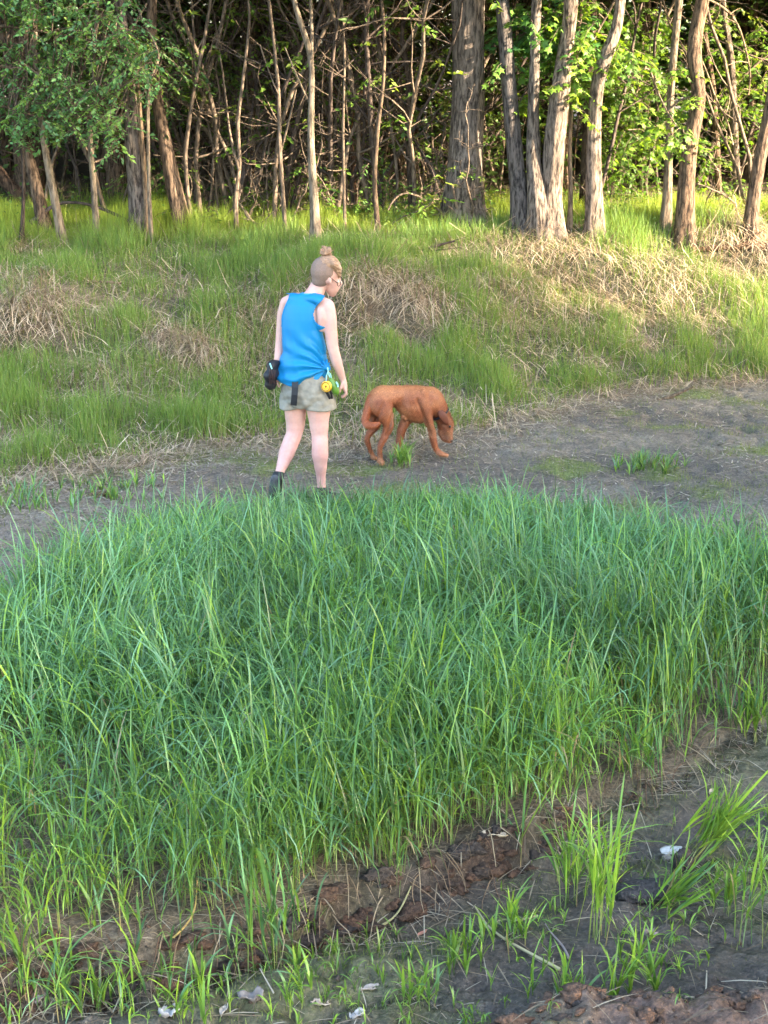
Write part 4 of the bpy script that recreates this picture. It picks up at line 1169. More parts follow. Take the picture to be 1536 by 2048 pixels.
# leafy shoots at the foot of trees
for lab, regs, Yr, n in [('leafy green shoots growing at the foot of the kinked young tree', [(765, 360, 26, 30), (780, 400, 22, 26), (740, 340, 14, 14)], (15.2, 15.8), 24),
                         ('small leafy shoot beside the brown leaning trunk', [(322, 330, 10, 26), (335, 430, 20, 14), (312, 350, 8, 14)], (15.1, 15.4), 13),
                         ('leafy shoots in the shade right of the thickest trunk', [(990, 280, 16, 40), (995, 360, 18, 40), (1000, 420, 16, 24)], (15.6, 16.4), 30),
                         ('low green bush between the bending trunk and the slender one', [(1240, 340, 34, 50), (1280, 420, 40, 30), (1230, 400, 30, 30), (1290, 360, 30, 30)], (15.8, 17.4), 80),
                         ('low leafy plants at the foot of the right hand trees', [(1430, 440, 40, 26), (1450, 400, 26, 30), (1410, 420, 14, 30), (1475, 365, 12, 12)], (15.8, 17.0), 46),
                         ('leafy weed standing at the shadowed edge left of the woman', [(425, 425, 14, 18), (420, 445, 20, 10)], (15.0, 15.3), 10),
                         ('sparse leafy shoots at the dark edge beside the slender young tree', [(250, 350, 12, 12), (190, 455, 14, 14), (240, 440, 14, 18)], (15.3, 16.0), 16)]:
    foliage_thing('leafy_shrub', lab, 'shrub', regs, Yr, n, 8, .07, 'long', [(.10, .20, .04), (.13, .23, .04), (.08, .17, .04)], .22)

# ------------------------------------------------------------------ masses nobody could count
def leaf_mass(name, label, n, xr, yr, zf, size, cols, cl=.8, cat='foliage', seed=0, hold=None):
    nc = max(8, n // 40)
    yc = U(*yr, nc); half = .36 * yc + 4.0
    xc = U(-1, 1, nc) * half; zc = terrain(xc, yc) + zf(nc)
    k = RNG.integers(0, nc, n)
    sg = cl
    pos = np.stack([xc[k], yc[k], zc[k]], 1) + RNG.normal(0, 1, (n, 3)) * np.array([sg, sg, sg * .6])
    az = U(0, 2 * np.pi, n)
    d = np.stack([np.cos(az), np.sin(az), U(-.7, .3, n)], 1)
    V, F, C = put_leaves(pos, d, size * U(.6, 1.3, n), RNG.normal(0, .6, n), colmix(cols, n), 'small')
    o = faces_mixed(name, V, F, C.clip(0, 1), M_LEAF)
    return tag(o, label, cat, None, 'stuff')
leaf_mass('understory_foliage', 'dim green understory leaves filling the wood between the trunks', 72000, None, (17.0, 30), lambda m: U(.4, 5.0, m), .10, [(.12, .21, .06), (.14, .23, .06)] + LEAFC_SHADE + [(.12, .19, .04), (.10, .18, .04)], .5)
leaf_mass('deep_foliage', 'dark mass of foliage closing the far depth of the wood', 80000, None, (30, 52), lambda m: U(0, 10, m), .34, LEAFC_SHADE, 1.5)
leaf_mass('edge_weeds', 'low leafy weeds along the shaded edge of the wood', 12000, None, (15.2, 17.6), lambda m: U(.02, .22, m), .045, [(.10, .20, .04), (.13, .23, .04), (.08, .15, .04)], .22, cat='weeds')
# fallen twigs and leaf mould of the wood's floor
P = sample(9000, -6.5, 6.5, 15.6, 24, lambda x, y: np.ones_like(x)); n = len(P)
c = colmix([(.16, .11, .07), (.22, .16, .10), (.10, .07, .05), (.30, .22, .15)], n)
simple_blades(P, U(.05, .3, n), U(.006, .02, n), c, c, 'forest_litter', 'fallen twigs and dead leaves covering the floor of the wood', M_STRAW, 2, .3, .3, flat=U(1.2, 1.6, n), zoff=.02, cat='litter')
# ------------------------------------------------------------------ figures
def ball_template(nu=14, nv=9):
    V = [(0, 0, 1)]
    for i in range(1, nv):
        a = math.pi * i / nv
        for j in range(nu):
            b = 2 * math.pi * j / nu
            V.append((math.sin(a) * math.cos(b), math.sin(a) * math.sin(b), math.cos(a)))
    V.append((0, 0, -1)); F = []
    for j in range(nu):
        F.append((0, 1 + j, 1 + (j + 1) % nu))
        for i in range(nv - 2):
            a = 1 + i * nu; F.append((a + j, a + nu + j, a + nu + (j + 1) % nu)); F.append((a + j, a + nu + (j + 1) % nu, a + (j + 1) % nu))
        a = 1 + (nv - 2) * nu
        F.append((len(V) - 1, a + (j + 1) % nu, a + j))
    return np.array(V), np.array(F)
BV, BF = ball_template()

def chain(pts, n=6):
    """pts: (Vector, (rx,ry,rz) or r, rotz). catmull-rom between them -> list of balls"""
    P = [np.array(tuple(p[0])) for p in pts]
    Rr = [np.array(p[1] if hasattr(p[1], '__len__') else (p[1],) * 3, float) for p in pts]
    Az = [p[2] if len(p) > 2 else 0.0 for p in pts]
    out = []
    m = len(P)
    for i in range(m - 1):
        p0, p1, p2, p3 = P[max(i - 1, 0)], P[i], P[i + 1], P[min(i + 2, m - 1)]
        dist = np.linalg.norm(p2 - p1); rm = min(Rr[i].min(), Rr[i + 1].min())
        k = max(2, int(dist / (rm * .22)) + 1)
        for s in range(k):
            t = s / k
            q = .5 * ((2 * p1) + (-p0 + p2) * t + (2 * p0 - 5 * p1 + 4 * p2 - p3) * t * t + (-p0 + 3 * p1 - 3 * p2 + p3) * t ** 3)
            u = t * t * (3 - 2 * t)
            out.append((q, Rr[i] * (1 - u) + Rr[i + 1] * u, Az[i] * (1 - u) + Az[i + 1] * u))
    out.append((P[-1], Rr[-1], Az[-1]))
    return out

def balls_acc(balls):
    acc = Acc()
    for q, r, az in balls:
        V = BV * r
        c, s = math.cos(az), math.sin(az)
        V = np.stack([V[:, 0] * c - V[:, 1] * s, V[:, 0] * s + V[:, 1] * c, V[:, 2]], 1) + q
        acc.add(V, BF)
    return acc

def loft(acc, rings, nseg=40, cap=True):
    """rings: (center Vector, a, b, rotz, scoop)"""
    V = []
    th = np.linspace(0, 2 * np.pi, nseg, endpoint=False)
    for c0, a, b, rz, sc in rings:
        x = a * np.cos(th); y = b * np.sin(th)
        z = sc * (np.abs(np.cos(th)) ** 2)
        V.append(np.stack([c0[0] + x * math.cos(rz) - y * math.sin(rz), c0[1] + x * math.sin(rz) + y * math.cos(rz), c0[2] + z], 1))
    n = len(V); VV = np.concatenate(V)
    i = np.arange(n - 1)[:, None] * nseg; j = np.arange(nseg)[None]; j2 = (j + 1) % nseg
    F = np.stack([i + j, i + j2, i + nseg + j2, i + nseg + j], -1).reshape(-1, 4)
    acc.add(VV, F)
    for k in (0, n - 1):
        c0 = V[k].mean(0)
        jj = np.arange(nseg)
        f = np.stack([jj, (jj + 1) % nseg, np.full(nseg, nseg)], 1)
        if k == 0: f = f[:, ::-1]
        acc.add(np.concatenate([V[k], c0[None]]), f)

def fuse(name, acc, voxel, smooth_it, mat, parent=None, origin=None, deform=None, fac=.6):
    V = np.concatenate(acc.V); F = np.concatenate(acc.F)
    org = np.array(tuple(origin)) if origin is not None else np.zeros(3)
    tmp = faces_mixed(name + '_raw', V - org, F, np.ones((len(V), 3)), mat)
    md = tmp.modifiers.new('r', 'REMESH'); md.mode = 'VOXEL'; md.voxel_size = voxel; md.use_smooth_shade = True
    if smooth_it:
        sm = tmp.modifiers.new('s', 'SMOOTH'); sm.iterations = smooth_it; sm.factor = fac
    dg = bpy.context.evaluated_depsgraph_get()
    me = bpy.data.meshes.new_from_object(tmp.evaluated_get(dg), depsgraph=dg)
    bpy.data.objects.remove(tmp)
    me.name = name
    n = len(me.vertices)
    co = np.zeros(n * 3, np.float32); me.vertices.foreach_get('co', co); co = co.reshape(-1, 3)
    if deform is not None:
        nr = np.zeros(n * 3, np.float32); me.vertices.foreach_get('normal', nr); nr = nr.reshape(-1, 3)
        d = deform(co + org, nr)
        if d.ndim == 1: co = co + nr * d[:, None]
        else: co = co + d
        me.vertices.foreach_set('co', np.ascontiguousarray(co, np.float32).ravel())
    for a in [a for a in me.color_attributes]: me.color_attributes.remove(a)
    me.polygons.foreach_set('use_smooth', np.ones(len(me.polygons), dtype=bool))
    me.materials.clear(); me.materials.append(mat)
    me.update()
    o = bpy.data.objects.new(name, me)
    link(o, parent)
    return o

def set_tint(o, fn, origin):
    me = o.data; n = len(me.vertices)
    co = np.zeros(n * 3, np.float32); me.vertices.foreach_get('co', co); co = co.reshape(-1, 3) + np.array(tuple(origin))
    C = fn(co)
    at = me.color_attributes.new('tint', 'FLOAT_COLOR', 'POINT')
    at.data.foreach_set('color', np.concatenate([C, np.ones((n, 1))], 1).astype(np.float32).ravel())

M_SKIN = plain_mat('skin', (.56, .30, .215), .5, .4, .05, 60, tint=True, sss=.18)
M_SHIRT = plain_mat('blue_jersey', (.001, .19, .42), .55, .4, .05, 300, .0004)
M_SHORTS = plain_mat('khaki_cotton', (.27, .25, .205), .85, .2, .22, 26, .004)
M_BLACK = plain_mat('black_nylon', (.014, .014, .017), .55, .4, .2, 60, .001)
M_SHOE = plain_mat('black_shoe', (.02, .021, .023), .6, .4, .3, 90, .001)
M_SHOEGREY = plain_mat('grey_shoe_trim', (.07, .075, .08), .6, .4, .2, 90)
M_HAIR = plain_mat('copper_hair', (.34, .20, .115), .5, .5, .35, 60, .003, stretch=(1, 1, 5))
M_BUZZ = plain_mat('shorn_hair', (.22, .15, .115), .8, .2, .25, 220, .001)
M_YELLOW = plain_mat('yellow_plastic', (.85, .48, .03), .35, .5, .04, 40)
M_GREEN = plain_mat('green_plastic', (.09, .20, .02), .35, .5, .08, 40)
M_TEAL = plain_mat('teal_cord', (.30, .62, .58), .6, .4, .1, 100)
M_FRAME = plain_mat('spectacle_frame', (.05, .03, .03), .3, .5)
M_FUR = plain_mat('red_fur', (.42, .125, .040), .6, .35, .12, 70, .001, tint=True, stretch=(1, 1, .4))
M_NOSE = plain_mat('dark_nose', (.02, .014, .012), .35, .5)
M_WHITE = plain_mat('off_white', (.7, .68, .64), .7, .3, .1, 60)

# the woman stands on the river bed
YP = ground_hit(645, 1000).y
GZ = tz(on_plane(645, 1000, YP).x, YP)
S0 = px_scale(YP, .9)
def Q(px, py, dy=0.0): return on_plane(px, py, YP + dy)
def r_(w): return w / S0
AZB = R(-30)
PORG = Vector((Q(620, 1000).x, YP, GZ))

person = empty('person', PORG)
tag(person, 'woman seen from behind in a blue sleeveless top and khaki shorts walking along the mud', 'person')
b = []
# torso
b += chain([(Q(614, 792), (.135, .115, .08), AZB), (Q(612, 770), (.158, .118, .09), AZB), (Q(608, 735), (.142, .105, .08), AZB), (Q(606, 700), (.128, .095, .08), AZB),
            (Q(607, 660), (.138, .10, .07), AZB), (Q(611, 625), (.140, .092, .06), AZB), (Q(616, 604), (.115, .07, .04), AZB), (Q(626, 592), (.06, .055, .03), AZB)])
b += chain([(Q(618, 608, -.02), .045), (Q(640, 606, -.06), .046), (Q(655, 613, -.09), .046)])
b += chain([(Q(645, 622, -.10), .040), (Q(647, 636, -.10), .044), (Q(645, 652, -.085), .040)])
b += chain([(Q(604, 600, .02), .045), (Q(588, 599, .05), .044), (Q(573, 606, .08), .042)])
# neck and head
b += chain([(Q(622, 598, 0), (.075, .06, .04), AZB), (Q(630, 586, .0), .058), (Q(637, 572, .01), .053), (Q(645, 558, .02), .056)])
b += chain([(Q(649, 545, .0), (.084, .085, .085)), (Q(655, 542, .02), (.083, .088, .084))])
b += chain([(Q(661, 556, .035), .068), (Q(664, 570, .05), .054), (Q(664, 581, .06), .036), (Q(665, 587, .065), .024)])   # face down to the chin
b += chain([(Q(680, 562, .055), .010), (Q(682, 568, .06), .012)])              # nose
b += chain([(Q(672, 579, .07), .013), (Q(674, 580, .065), .009)])               # lips
b += chain([(Q(658, 554, -.062), (.010, .012, .018)), (Q(660, 561, -.064), (.012, .012, .018)), (Q(661, 567, -.060), (.008, .009, .010))])   # ear
b += chain([(Q(668, 566, .02), .030), (Q(670, 570, .03), .026)])
# right arm (nearer the camera)
b += chain([(Q(655, 613, -.09), .048), (Q(660, 635, -.10), .045), (Q(662, 662, -.10), .042), (Q(665, 690, -.10), .039), (Q(668, 704, -.10), .037), (Q(673, 722, -.09), .037),
            (Q(679, 740, -.07), .030), (Q(685, 757, -.05), .0225), (Q(687, 763, -.045), .022)])
b += chain([(Q(687, 763, -.045), (.020, .026, .022)), (Q(689, 771, -.04), (.020, .034, .022)), (Q(690, 778, -.035), (.017, .036, .018))])
for k, (dx, dyy, L) in enumerate([(0, -.030, 1.0), (1, -.010, 1.1), (1, .010, 1.05), (0, .028, .85)]):
    b += chain([(Q(690 + dx, 778, -.035 + dyy), .0095), (Q(692 + dx, 778 + 8 * L, -.035 + dyy), .0088), (Q(688 + dx, 778 + 14 * L, -.03 + dyy), .0080), (Q(683 + dx, 778 + 16 * L, -.025 + dyy), .0070)])
b += chain([(Q(686, 766, -.065), .011), (Q(681, 775, -.072), .010), (Q(680, 784, -.068), .008)])
# left arm
b += chain([(Q(573, 606, .08), .044), (Q(566, 632, .09), .041), (Q(563, 662, .09), .038), (Q(560, 692, .08), .034), (Q(557, 715, .06), .030), (Q(554, 738, .04), .022), (Q(553, 744, .03), .021)])
b += chain([(Q(553, 744, .03), (.018, .026, .02)), (Q(553, 754, .025), (.018, .032, .022))])
for k, dyy in enumerate([-.028, -.009, .010, .027]):
    b += chain([(Q(553, 756, .025 + dyy), .0095), (Q(556, 768, .025 + dyy), .0085), (Q(559, 774, .03 + dyy), .0075)])
b += chain([(Q(556, 746, 0), .010), (Q(560, 758, -.01), .009)])
# right leg, straight under her
b += chain([(Q(634, 786, -.03), (.088, .10, .09)), (Q(637, 818, -.03), .080), (Q(638, 845, -.03), .067), (Q(639, 870, -.035), .056), (Q(640, 888, -.045), .057), (Q(640, 906, -.045), .058),
            (Q(641, 928, -.035), .046), (Q(642, 950, -.02), .034), (Q(643, 968, -.015), .031), (Q(643, 984, -.015), .034)])
b += chain([(Q(643, 986, -.02), .032), (Q(648, 992, .05), .030)])
# left leg, trailing, heel lifted
b += chain([(Q(594, 786, .04), (.088, .10, .09)), (Q(591, 818, .05), .076), (Q(591, 845, .06), .066), (Q(588, 868, .05), .056), (Q(581, 886, .02), .056), (Q(574, 904, -.02), .055),
            (Q(567, 924, -.06), .043), (Q(561, 940, -.10), .033), (Q(557, 953, -.12), .030)])
b += chain([(Q(556, 956, -.12), .030), (Q(553, 968, -.09), .028)])
def tint_skin(co):
    n = len(co)
    k = .5 + .5 * fbm(co[:, 0] * 9, co[:, 2] * 9, 400, 3)
    z = co[:, 2] - GZ
    legs = sstep(.75, .3, z)
    k2 = fbm(co[:, 0] * 30, co[:, 2] * 30 + co[:, 1] * 20, 402, 3)
    return np.stack([.60 + .04 * k + .03 * k2, .335 + .06 * k - .015 * legs + .03 * k2, .275 + .05 * k + .02 * k2], 1)
body = fuse('body', balls_acc(b), .0062, 5, M_SKIN, person, PORG)
set_tint(body, tint_skin, PORG)

# top
KN = Q(655, 738, -.11)
def fold(co, nr):
    x = co[:, 0] - KN.x; z = co[:, 2] - KN.z; y = co[:, 1] - KN.y
    rad = np.sqrt(x * x + z * z) + 1e-4
    ang = np.arctan2(z, -x)
    wob = fbm(co[:, 0] * 7, co[:, 2] * 7, 411, 2); lower = sstep(Q(610, 640).z, Q(610, 680).z, co[:, 2]) * .8 + .2
    near = np.exp(-(rad / .26) ** 2) * sstep(.0, .06, rad)
    d = .013 * near * np.sin(ang * 15 + wob * 2.4)
    d += .0050 * sstep(.55, .0, co[:, 2] - Q(600, 772).z) * np.sin((co[:, 2] + .35 * (co[:, 0] - Q(600, 760).x) ** 2 * 6) * 95 + wob * 5) * sstep(.34, .06, co[:, 2] - Q(600, 772).z)
    d += .006 * np.sin(co[:, 0] * 55 + co[:, 2] * 9 + 4 * fbm(co[:, 0] * 3, co[:, 2] * 3, 417, 2)) * sstep(0, .4, fbm(co[:, 0] * 4, co[:, 2] * 2, 419, 2)) + .010 * fbm(co[:, 0] * 12 + co[:, 2] * 3, co[:, 2] * 3.5, 413, 3) + .003 * fbm(co[:, 0] * 5, co[:, 2] * 5, 415, 2)
    return d * lower
acc = Acc()
loft(acc, [(Q(600, 766), .150, .118, AZB, .050), (Q(602, 757), .168, .130, AZB, .030), (Q(604, 745), .178, .132, AZB, .012), (Q(606, 728), .172, .126, AZB, 0), (Q(607, 705), .152, .116, AZB, 0),
           (Q(606, 680), .148, .112, AZB, 0), (Q(604, 655), .146, .108, AZB, 0), (Q(607, 635, -.0), .160, .106, AZB, 0), (Q(609, 620), .158, .100, AZB, 0), (Q(610, 608), .152, .090, AZB, 0),
           (Q(611, 598), .134, .074, AZB, -.010), (Q(612, 591), .100, .062, AZB, -.012), (Q(620, 585), .070, .055, AZB, -.008)], 48)
# straps over the shoulders
for bb in (chain([(Q(612, 597, -.02), (.05, .05, .03)), (Q(630, 597, -.06), (.045, .06, .034)), (Q(645, 602, -.085), (.046, .066, .036)), (Q(654, 610, -.095), (.045, .062, .045)), (Q(648, 630, -.095), (.050, .055, .05)), (Q(645, 648, -.085), (.045, .05, .05))]),
           chain([(Q(600, 597, .0), (.05, .05, .03)), (Q(584, 597, .05), (.045, .055, .036)), (Q(574, 604, .075), (.045, .055, .045)), (Q(572, 630, .075), (.04, .05, .05))])):
    for q, r, az in bb: acc.add(BV * r + q, BF)
for q, r, az in chain([(Q(650, 730, -.09), .030), (Q(657, 737, -.11), .016), (Q(659, 740, -.115), .010)]): acc.add(BV * r + q, BF)
shirt = fuse('tank_top', acc, .0055, 3, M_SHIRT, person, PORG, deform=fold)
# cut the arm holes out of the top and bind their edges
def px_of(V):
    x, y, z = V[:, 0], V[:, 1], V[:, 2] - CAM_H
    fwd = y * CP - z * SP; up = y * SP + z * CP
    return 768 + F_PX * x / fwd, 1024 - F_PX * up / fwd
def inpoly(px, py, poly):
    c = np.zeros(len(px), bool); n = len(poly)
    for i in range(n):
        x1, y1 = poly[i]; x2, y2 = poly[(i + 1) % n]
        hit = ((y1 > py) != (y2 > py)) & (px < (x2 - x1) * (py - y1) / (y2 - y1 + 1e-9) + x1)
        c ^= hit
    return c
def smooth_line(pts, n=26):
    P = np.array(pts, float); L = np.concatenate([[0], np.cumsum(np.linalg.norm(np.diff(P, axis=0), axis=1))]); s = np.linspace(0, L[-1], n)
    Qx = np.stack([np.interp(s, L, P[:, k]) for k in (0, 1)], 1)
    for _ in range(4):
        Qx[1:-1] = (Qx[:-2] + 2 * Qx[1:-1] + Qx[2:]) / 4
    return Qx
HOLE_R = smooth_line([(651, 588), (648, 598), (638, 607), (630, 616), (626, 627), (628, 640), (635, 649), (644, 654), (656, 656), (668, 656)])
HOLE_L = smooth_line([(579, 588), (576, 598), (568, 615), (563, 632), (562, 650), (560, 662)])
bm = bmesh.new(); bm.from_mesh(shirt.data)
cen = np.array([tuple(f.calc_center_median()) for f in bm.faces]) + np.array(tuple(PORG))
fx, fy = px_of(cen)
kill = inpoly(fx, fy, list(map(tuple, HOLE_R)) + [(700, 656), (700, 588)]) | inpoly(fx, fy, list(map(tuple, HOLE_L)) + [(520, 662), (520, 588)])
bm.faces.ensure_lookup_table()
bmesh.ops.delete(bm, geom=[bm.faces[i] for i in np.nonzero(kill)[0]], context='FACES')
bm.to_mesh(shirt.data); bm.free(); shirt.data.update()
shirt['label'] = 'bright blue sleeveless top tied in a knot at the side'
# bindings of the arm holes lie on the cloth
from mathutils.bvhtree import BVHTree
bvh = BVHTree.FromPolygons([tuple(v.co) for v in shirt.data.vertices], [tuple(p.vertices) for p in shirt.data.polygons])
for HL, sh_ in ((HOLE_R, -2.0), (HOLE_L, 2.0)):
    pts = []
    for hx, hy in HL:
        o3 = Vector((0, 0, CAM_H)) - PORG; dr = ray(hx + sh_, hy).normalized()
        h = bvh.ray_cast(o3, dr)
        if h[0] is not None and (not pts or (h[0] - pts[-1]).length < .04): pts.append(h[0] - dr * .001)
    if len(pts) > 4:
        a2 = Acc(); tube(a2, pts, .0042, 6, None, True); a2.build('arm_binding', M_SHIRT, shirt)
# collar band
acc = Acc()
th = np.linspace(0, 2 * math.pi, 33)
ring = [Q(621, 585) + Vector((.066 * math.cos(t) * math.cos(AZB) - .056 * math.sin(t) * math.sin(AZB), .066 * math.cos(t) * math.sin(AZB) + .056 * math.sin(t) * math.cos(AZB), -.004 + .006 * math.cos(t))) for t in th]
tube(acc, ring, .0055, 6, None, False)
M_COLLAR = plain_mat('pale_blue_trim', (.05, .32, .55), .6, .3, .05, 80)
acc.build('collar', M_COLLAR, person, loc=PORG)

# shorts
def wr(co, nr):
    return .006 * np.sin(co[:, 2] * 60 + co[:, 0] * 45 + 5 * fbm(co[:, 0] * 6, co[:, 2] * 6, 425, 2)) * sstep(-.1, .4, fbm(co[:, 0] * 5, co[:, 2] * 5, 427, 2)) + .014 * fbm(co[:, 0] * 9, co[:, 2] * 16 + co[:, 1] * 5, 421, 3) + .003 * fbm(co[:, 0] * 30, co[:, 2] * 26, 423, 2)
acc = Acc()
loft(acc, [(Q(613, 812), .060, .105, AZB, 0), (Q(612, 800), .165, .128, AZB, .0), (Q(612, 786), .180, .140, AZB, 0), (Q(611, 766), .176, .134, AZB, 0), (Q(610, 746), .155, .12, AZB, 0)], 40)
loft(acc, [(Q(641, 816, -.03), .100, .110, AZB, 0), (Q(639, 800, -.03), .100, .112, AZB, 0), (Q(634, 775, -.03), .090, .105, AZB, 0)], 32)
loft(acc, [(Q(586, 814, .05), .092, .104, AZB, 0), (Q(587, 800, .05), .096, .108, AZB, 0), (Q(592, 775, .04), .090, .105, AZB, 0)], 32)
shorts = fuse('shorts', acc, .0055, 2, M_SHORTS, person, PORG, deform=wr)
# hem cuffs
acc = Acc()
for c0, a_, b_ in ((Q(641, 812.5, -.03), .101, .111), (Q(586, 810.5, .05), .095, .107)):
    ring = [c0 + Vector((a_ * math.cos(t) * math.cos(AZB) - b_ * math.sin(t) * math.sin(AZB), a_ * math.cos(t) * math.sin(AZB) + b_ * math.sin(t) * math.cos(AZB), .003 * math.sin(5 * t))) for t in th]
    tube(acc, ring, .0075, 6, None, False)
acc.build('hem', M_SHORTS, shorts)
bpy.data.objects[-1] if False else None

# hair: shorn back, swept top, bun
hb = chain([(Q(647, 543, -.006), (.086, .087, .083)), (Q(648, 539, .0), (.086, .089, .086))]) + chain([(Q(644, 556, -.01), (.066, .066, .05)), (Q(640, 562, -.01), (.056, .056, .04))])
buzz = fuse('shorn_hair', balls_acc(hb), .006, 3, M_BUZZ, person, PORG)
strands = []
for k in range(15):
    f = k / 14
    # locks run from the bun forward and down over the right side of the crown
    x1 = 660 + 22 * math.sin(f * 1.5); y1 = 520 + 34 * f
    strands += chain([(Q(651, 517, -.01 + .05 * (1 - f)), .016), (Q(660 + 6 * f, 519 + 8 * f, -.055 + .10 * (1 - f) - .01), .018), (Q(672 + 3 * f, 530 + 7 * f, -.045 + .10 * (1 - f)), .017), (Q(679 - 1 * f, 541 + 9 * f, -.015 + .07 * (1 - f)), .013), (Q(680 - 3 * f, 551 + 5 * f, .0 + .06 * (1 - f)), .007)])
strands += chain([(Q(655, 528, .0), (.074, .078, .062)), (Q(662, 536, .015), (.068, .074, .060)), (Q(668, 543, .03), (.048, .06, .045))])
def comb(co, nr):
    a = np.arctan2(co[:, 2] - Q(651, 515).z, co[:, 0] - Q(651, 515).x)
    return .0035 * np.sin(a * 40 + 3 * fbm(co[:, 0] * 20, co[:, 2] * 20, 431, 2))
hair = fuse('hair', balls_acc(strands), .0055, 2, M_HAIR, person, PORG, deform=comb)
bun = []
for k in range(3):
    a0 = k * 2.1
    pts = []
    for s in range(7):
        a = a0 + s * .75
        pts.append((Q(652, 506) + Vector((.026 * math.cos(a), .024 * math.sin(a), -.012 + .007 * s + .004 * k)), .0135 - .0008 * s))
    bun += chain(pts)
fuse('hair_bun', balls_acc(bun), .0045, 1, M_HAIR, hair, PORG, deform=comb)['label'] = 'small twisted bun on top of the head'
# single locks combed up to the bun
acc = Acc(); hc = Q(655, 540, .01)
rgh = random.Random(9)
for k in range(150):
    f = rgh.random()
    a0 = -1.25 + 3.3 * f      # around the hairline from above the ear to the far temple
    el = .10 + .12 * math.sin(f * 3)
    d0 = Vector((math.cos(a0) * .6 + .75, math.sin(a0), -.15 + el)).normalized()
    if d0.y > .9: continue
    p0 = hc + Vector((d0.x * .082, d0.y * .088, d0.z * .085))
    p2 = Q(651, 514, rgh.uniform(-.02, .02))
    pts = []
    for s in range(8):
        t = s / 7
        p = p0.lerp(p2, t)
        v = (p - hc); L = v.length
        rad_ = .092 + .004 * math.sin(9 * f + 4 * t) + rgh.gauss(0, .0008)
        if t < .93: p = hc + v * (max(L, rad_) / L)
        pts.append(p)
    c = rgh.choice([(.62, .41, .25), (.42, .25, .14), (.72, .53, .36), (.26, .15, .09)])
    tube(acc, pts, np.linspace(.0016, .0028, 8), 4, c, False)
for k in range(26):      # loose wisps at the nape and round the bun
    a = rgh.uniform(0, 6.28)
    p = Q(652, 506) + Vector((.03 * math.cos(a), .03 * math.sin(a), rgh.uniform(-.02, .02))); q = p + Vector((.022 * math.cos(a) + rgh.gauss(0, .008), .02 * math.sin(a), rgh.uniform(-.004, .018)))
    tube(acc, [p, (p + q) / 2 + Vector((0, 0, .004)), q], [.0012, .001, .0006], 3, (.6, .33, .2), False)
M_LOCK = plain_mat('hair_lock', (.5, .26, .15), .45, .5, .15, 90, tint=True)
acc.build('locks', M_LOCK, hair, loc=PORG)
# glasses
acc = Acc()
tube(acc, [Q(659, 553, -.075), Q(667, 560, -.05), Q(675, 566, -.01)], .0028, 5, None)
rg_ = [Q(678, 567, .012) + Vector((.010 * math.cos(t), .022 * math.cos(t), .017 * math.sin(t))) for t in th]
tube(acc, rg_, .0022, 5, None, False)
rg_ = [Q(684, 566, .075) + Vector((.010 * math.cos(t), .022 * math.cos(t), .017 * math.sin(t))) for t in th]
tube(acc, rg_, .0022, 5, None, False)
tube(acc, [Q(681, 564, .035), Q(683, 564, .055)], .002, 5, None)
acc.build('glasses', M_FRAME, person, loc=PORG)
# eyes and brows on the turned face
acc = Acc()
for q in (Q(676, 563, .0), Q(681, 564, .05)):
    acc.add(BV * .008 + np.array(q), BF)
acc.build('eyes', M_WHITE, person, loc=PORG)

# shoes
def shoe(name, pts, sole, lab):
    o = fuse(name, balls_acc(chain(pts)), .005, 2, M_SHOE, person, PORG)
    o['label'] = lab
    s = fuse('sole', balls_acc(chain(sole)), .005, 2, M_SHOEGREY, o, PORG)
    return o
shoe('shoe', [(Q(557, 948, -.125), (.040, .040, .022)), (Q(555, 957, -.135), (.041, .043, .038)), (Q(552, 970, -.11), (.042, .044, .04)), (Q(551, 984, -.07), (.045, .05, .032)), (Q(553, 994, -.01), (.044, .05, .024)), (Q(555, 999, .04), (.036, .04, .018))],
     [(Q(551, 958, -.165), (.034, .014, .030)), (Q(549, 972, -.148), (.036, .016, .03)), (Q(549, 985, -.11), (.040, .03, .02)), (Q(551, 998, -.03), (.044, .05, .010))], 'black shoe with its heel lifted')
shoe('shoe', [(Q(643, 980, -.02), (.040, .044, .030)), (Q(643, 988, -.03), (.043, .050, .034)), (Q(646, 991, .04), (.045, .06, .032)), (Q(651, 990, .13), (.046, .06, .026)), (Q(655, 988, .19), (.038, .04, .020))],
     [(Q(643, 998, -.03), (.044, .054, .010)), (Q(650, 994, .10), (.048, .07, .010)), (Q(655, 990, .18), (.042, .05, .010))], 'black shoe flat on the ground, half hidden by grass')

def sub_local(o):   # children meshes built in world space under a parent that sits at PORG
    pass

# black strap hanging down the back of the shorts
acc = Acc()
sp = [Q(590, 762, -.135), Q(590, 775, -.150), Q(589, 790, -.155), Q(588, 803, -.150), Q(587, 811, -.142)]
V, F = [], []
for k, p in enumerate(sp):
    for dx in (-.021, .021):
        V.append(p + Vector((dx, -dx * .4, 0))); V.append(p + Vector((dx, -dx * .4 + .006, 0)))
for k in range(len(sp) - 1):
    a = k * 4
    F += [(a, a + 2, a + 6, a + 4), (a + 1, a + 5, a + 7, a + 3), (a, a + 4, a + 5, a + 1), (a + 2, a + 3, a + 7, a + 6)]
acc.add(np.array([tuple(v) for v in V]), np.array(F))
acc.add(np.array([tuple(v) for v in V[:4]]), np.array([(0, 1, 3, 2)])); acc.add(np.array([tuple(v) for v in V[-4:]]), np.array([(0, 2, 3, 1)]))
st = acc.build('strap', M_BLACK, person, smooth=False, loc=PORG); st['label'] = 'black strap hanging down the back of the shorts'

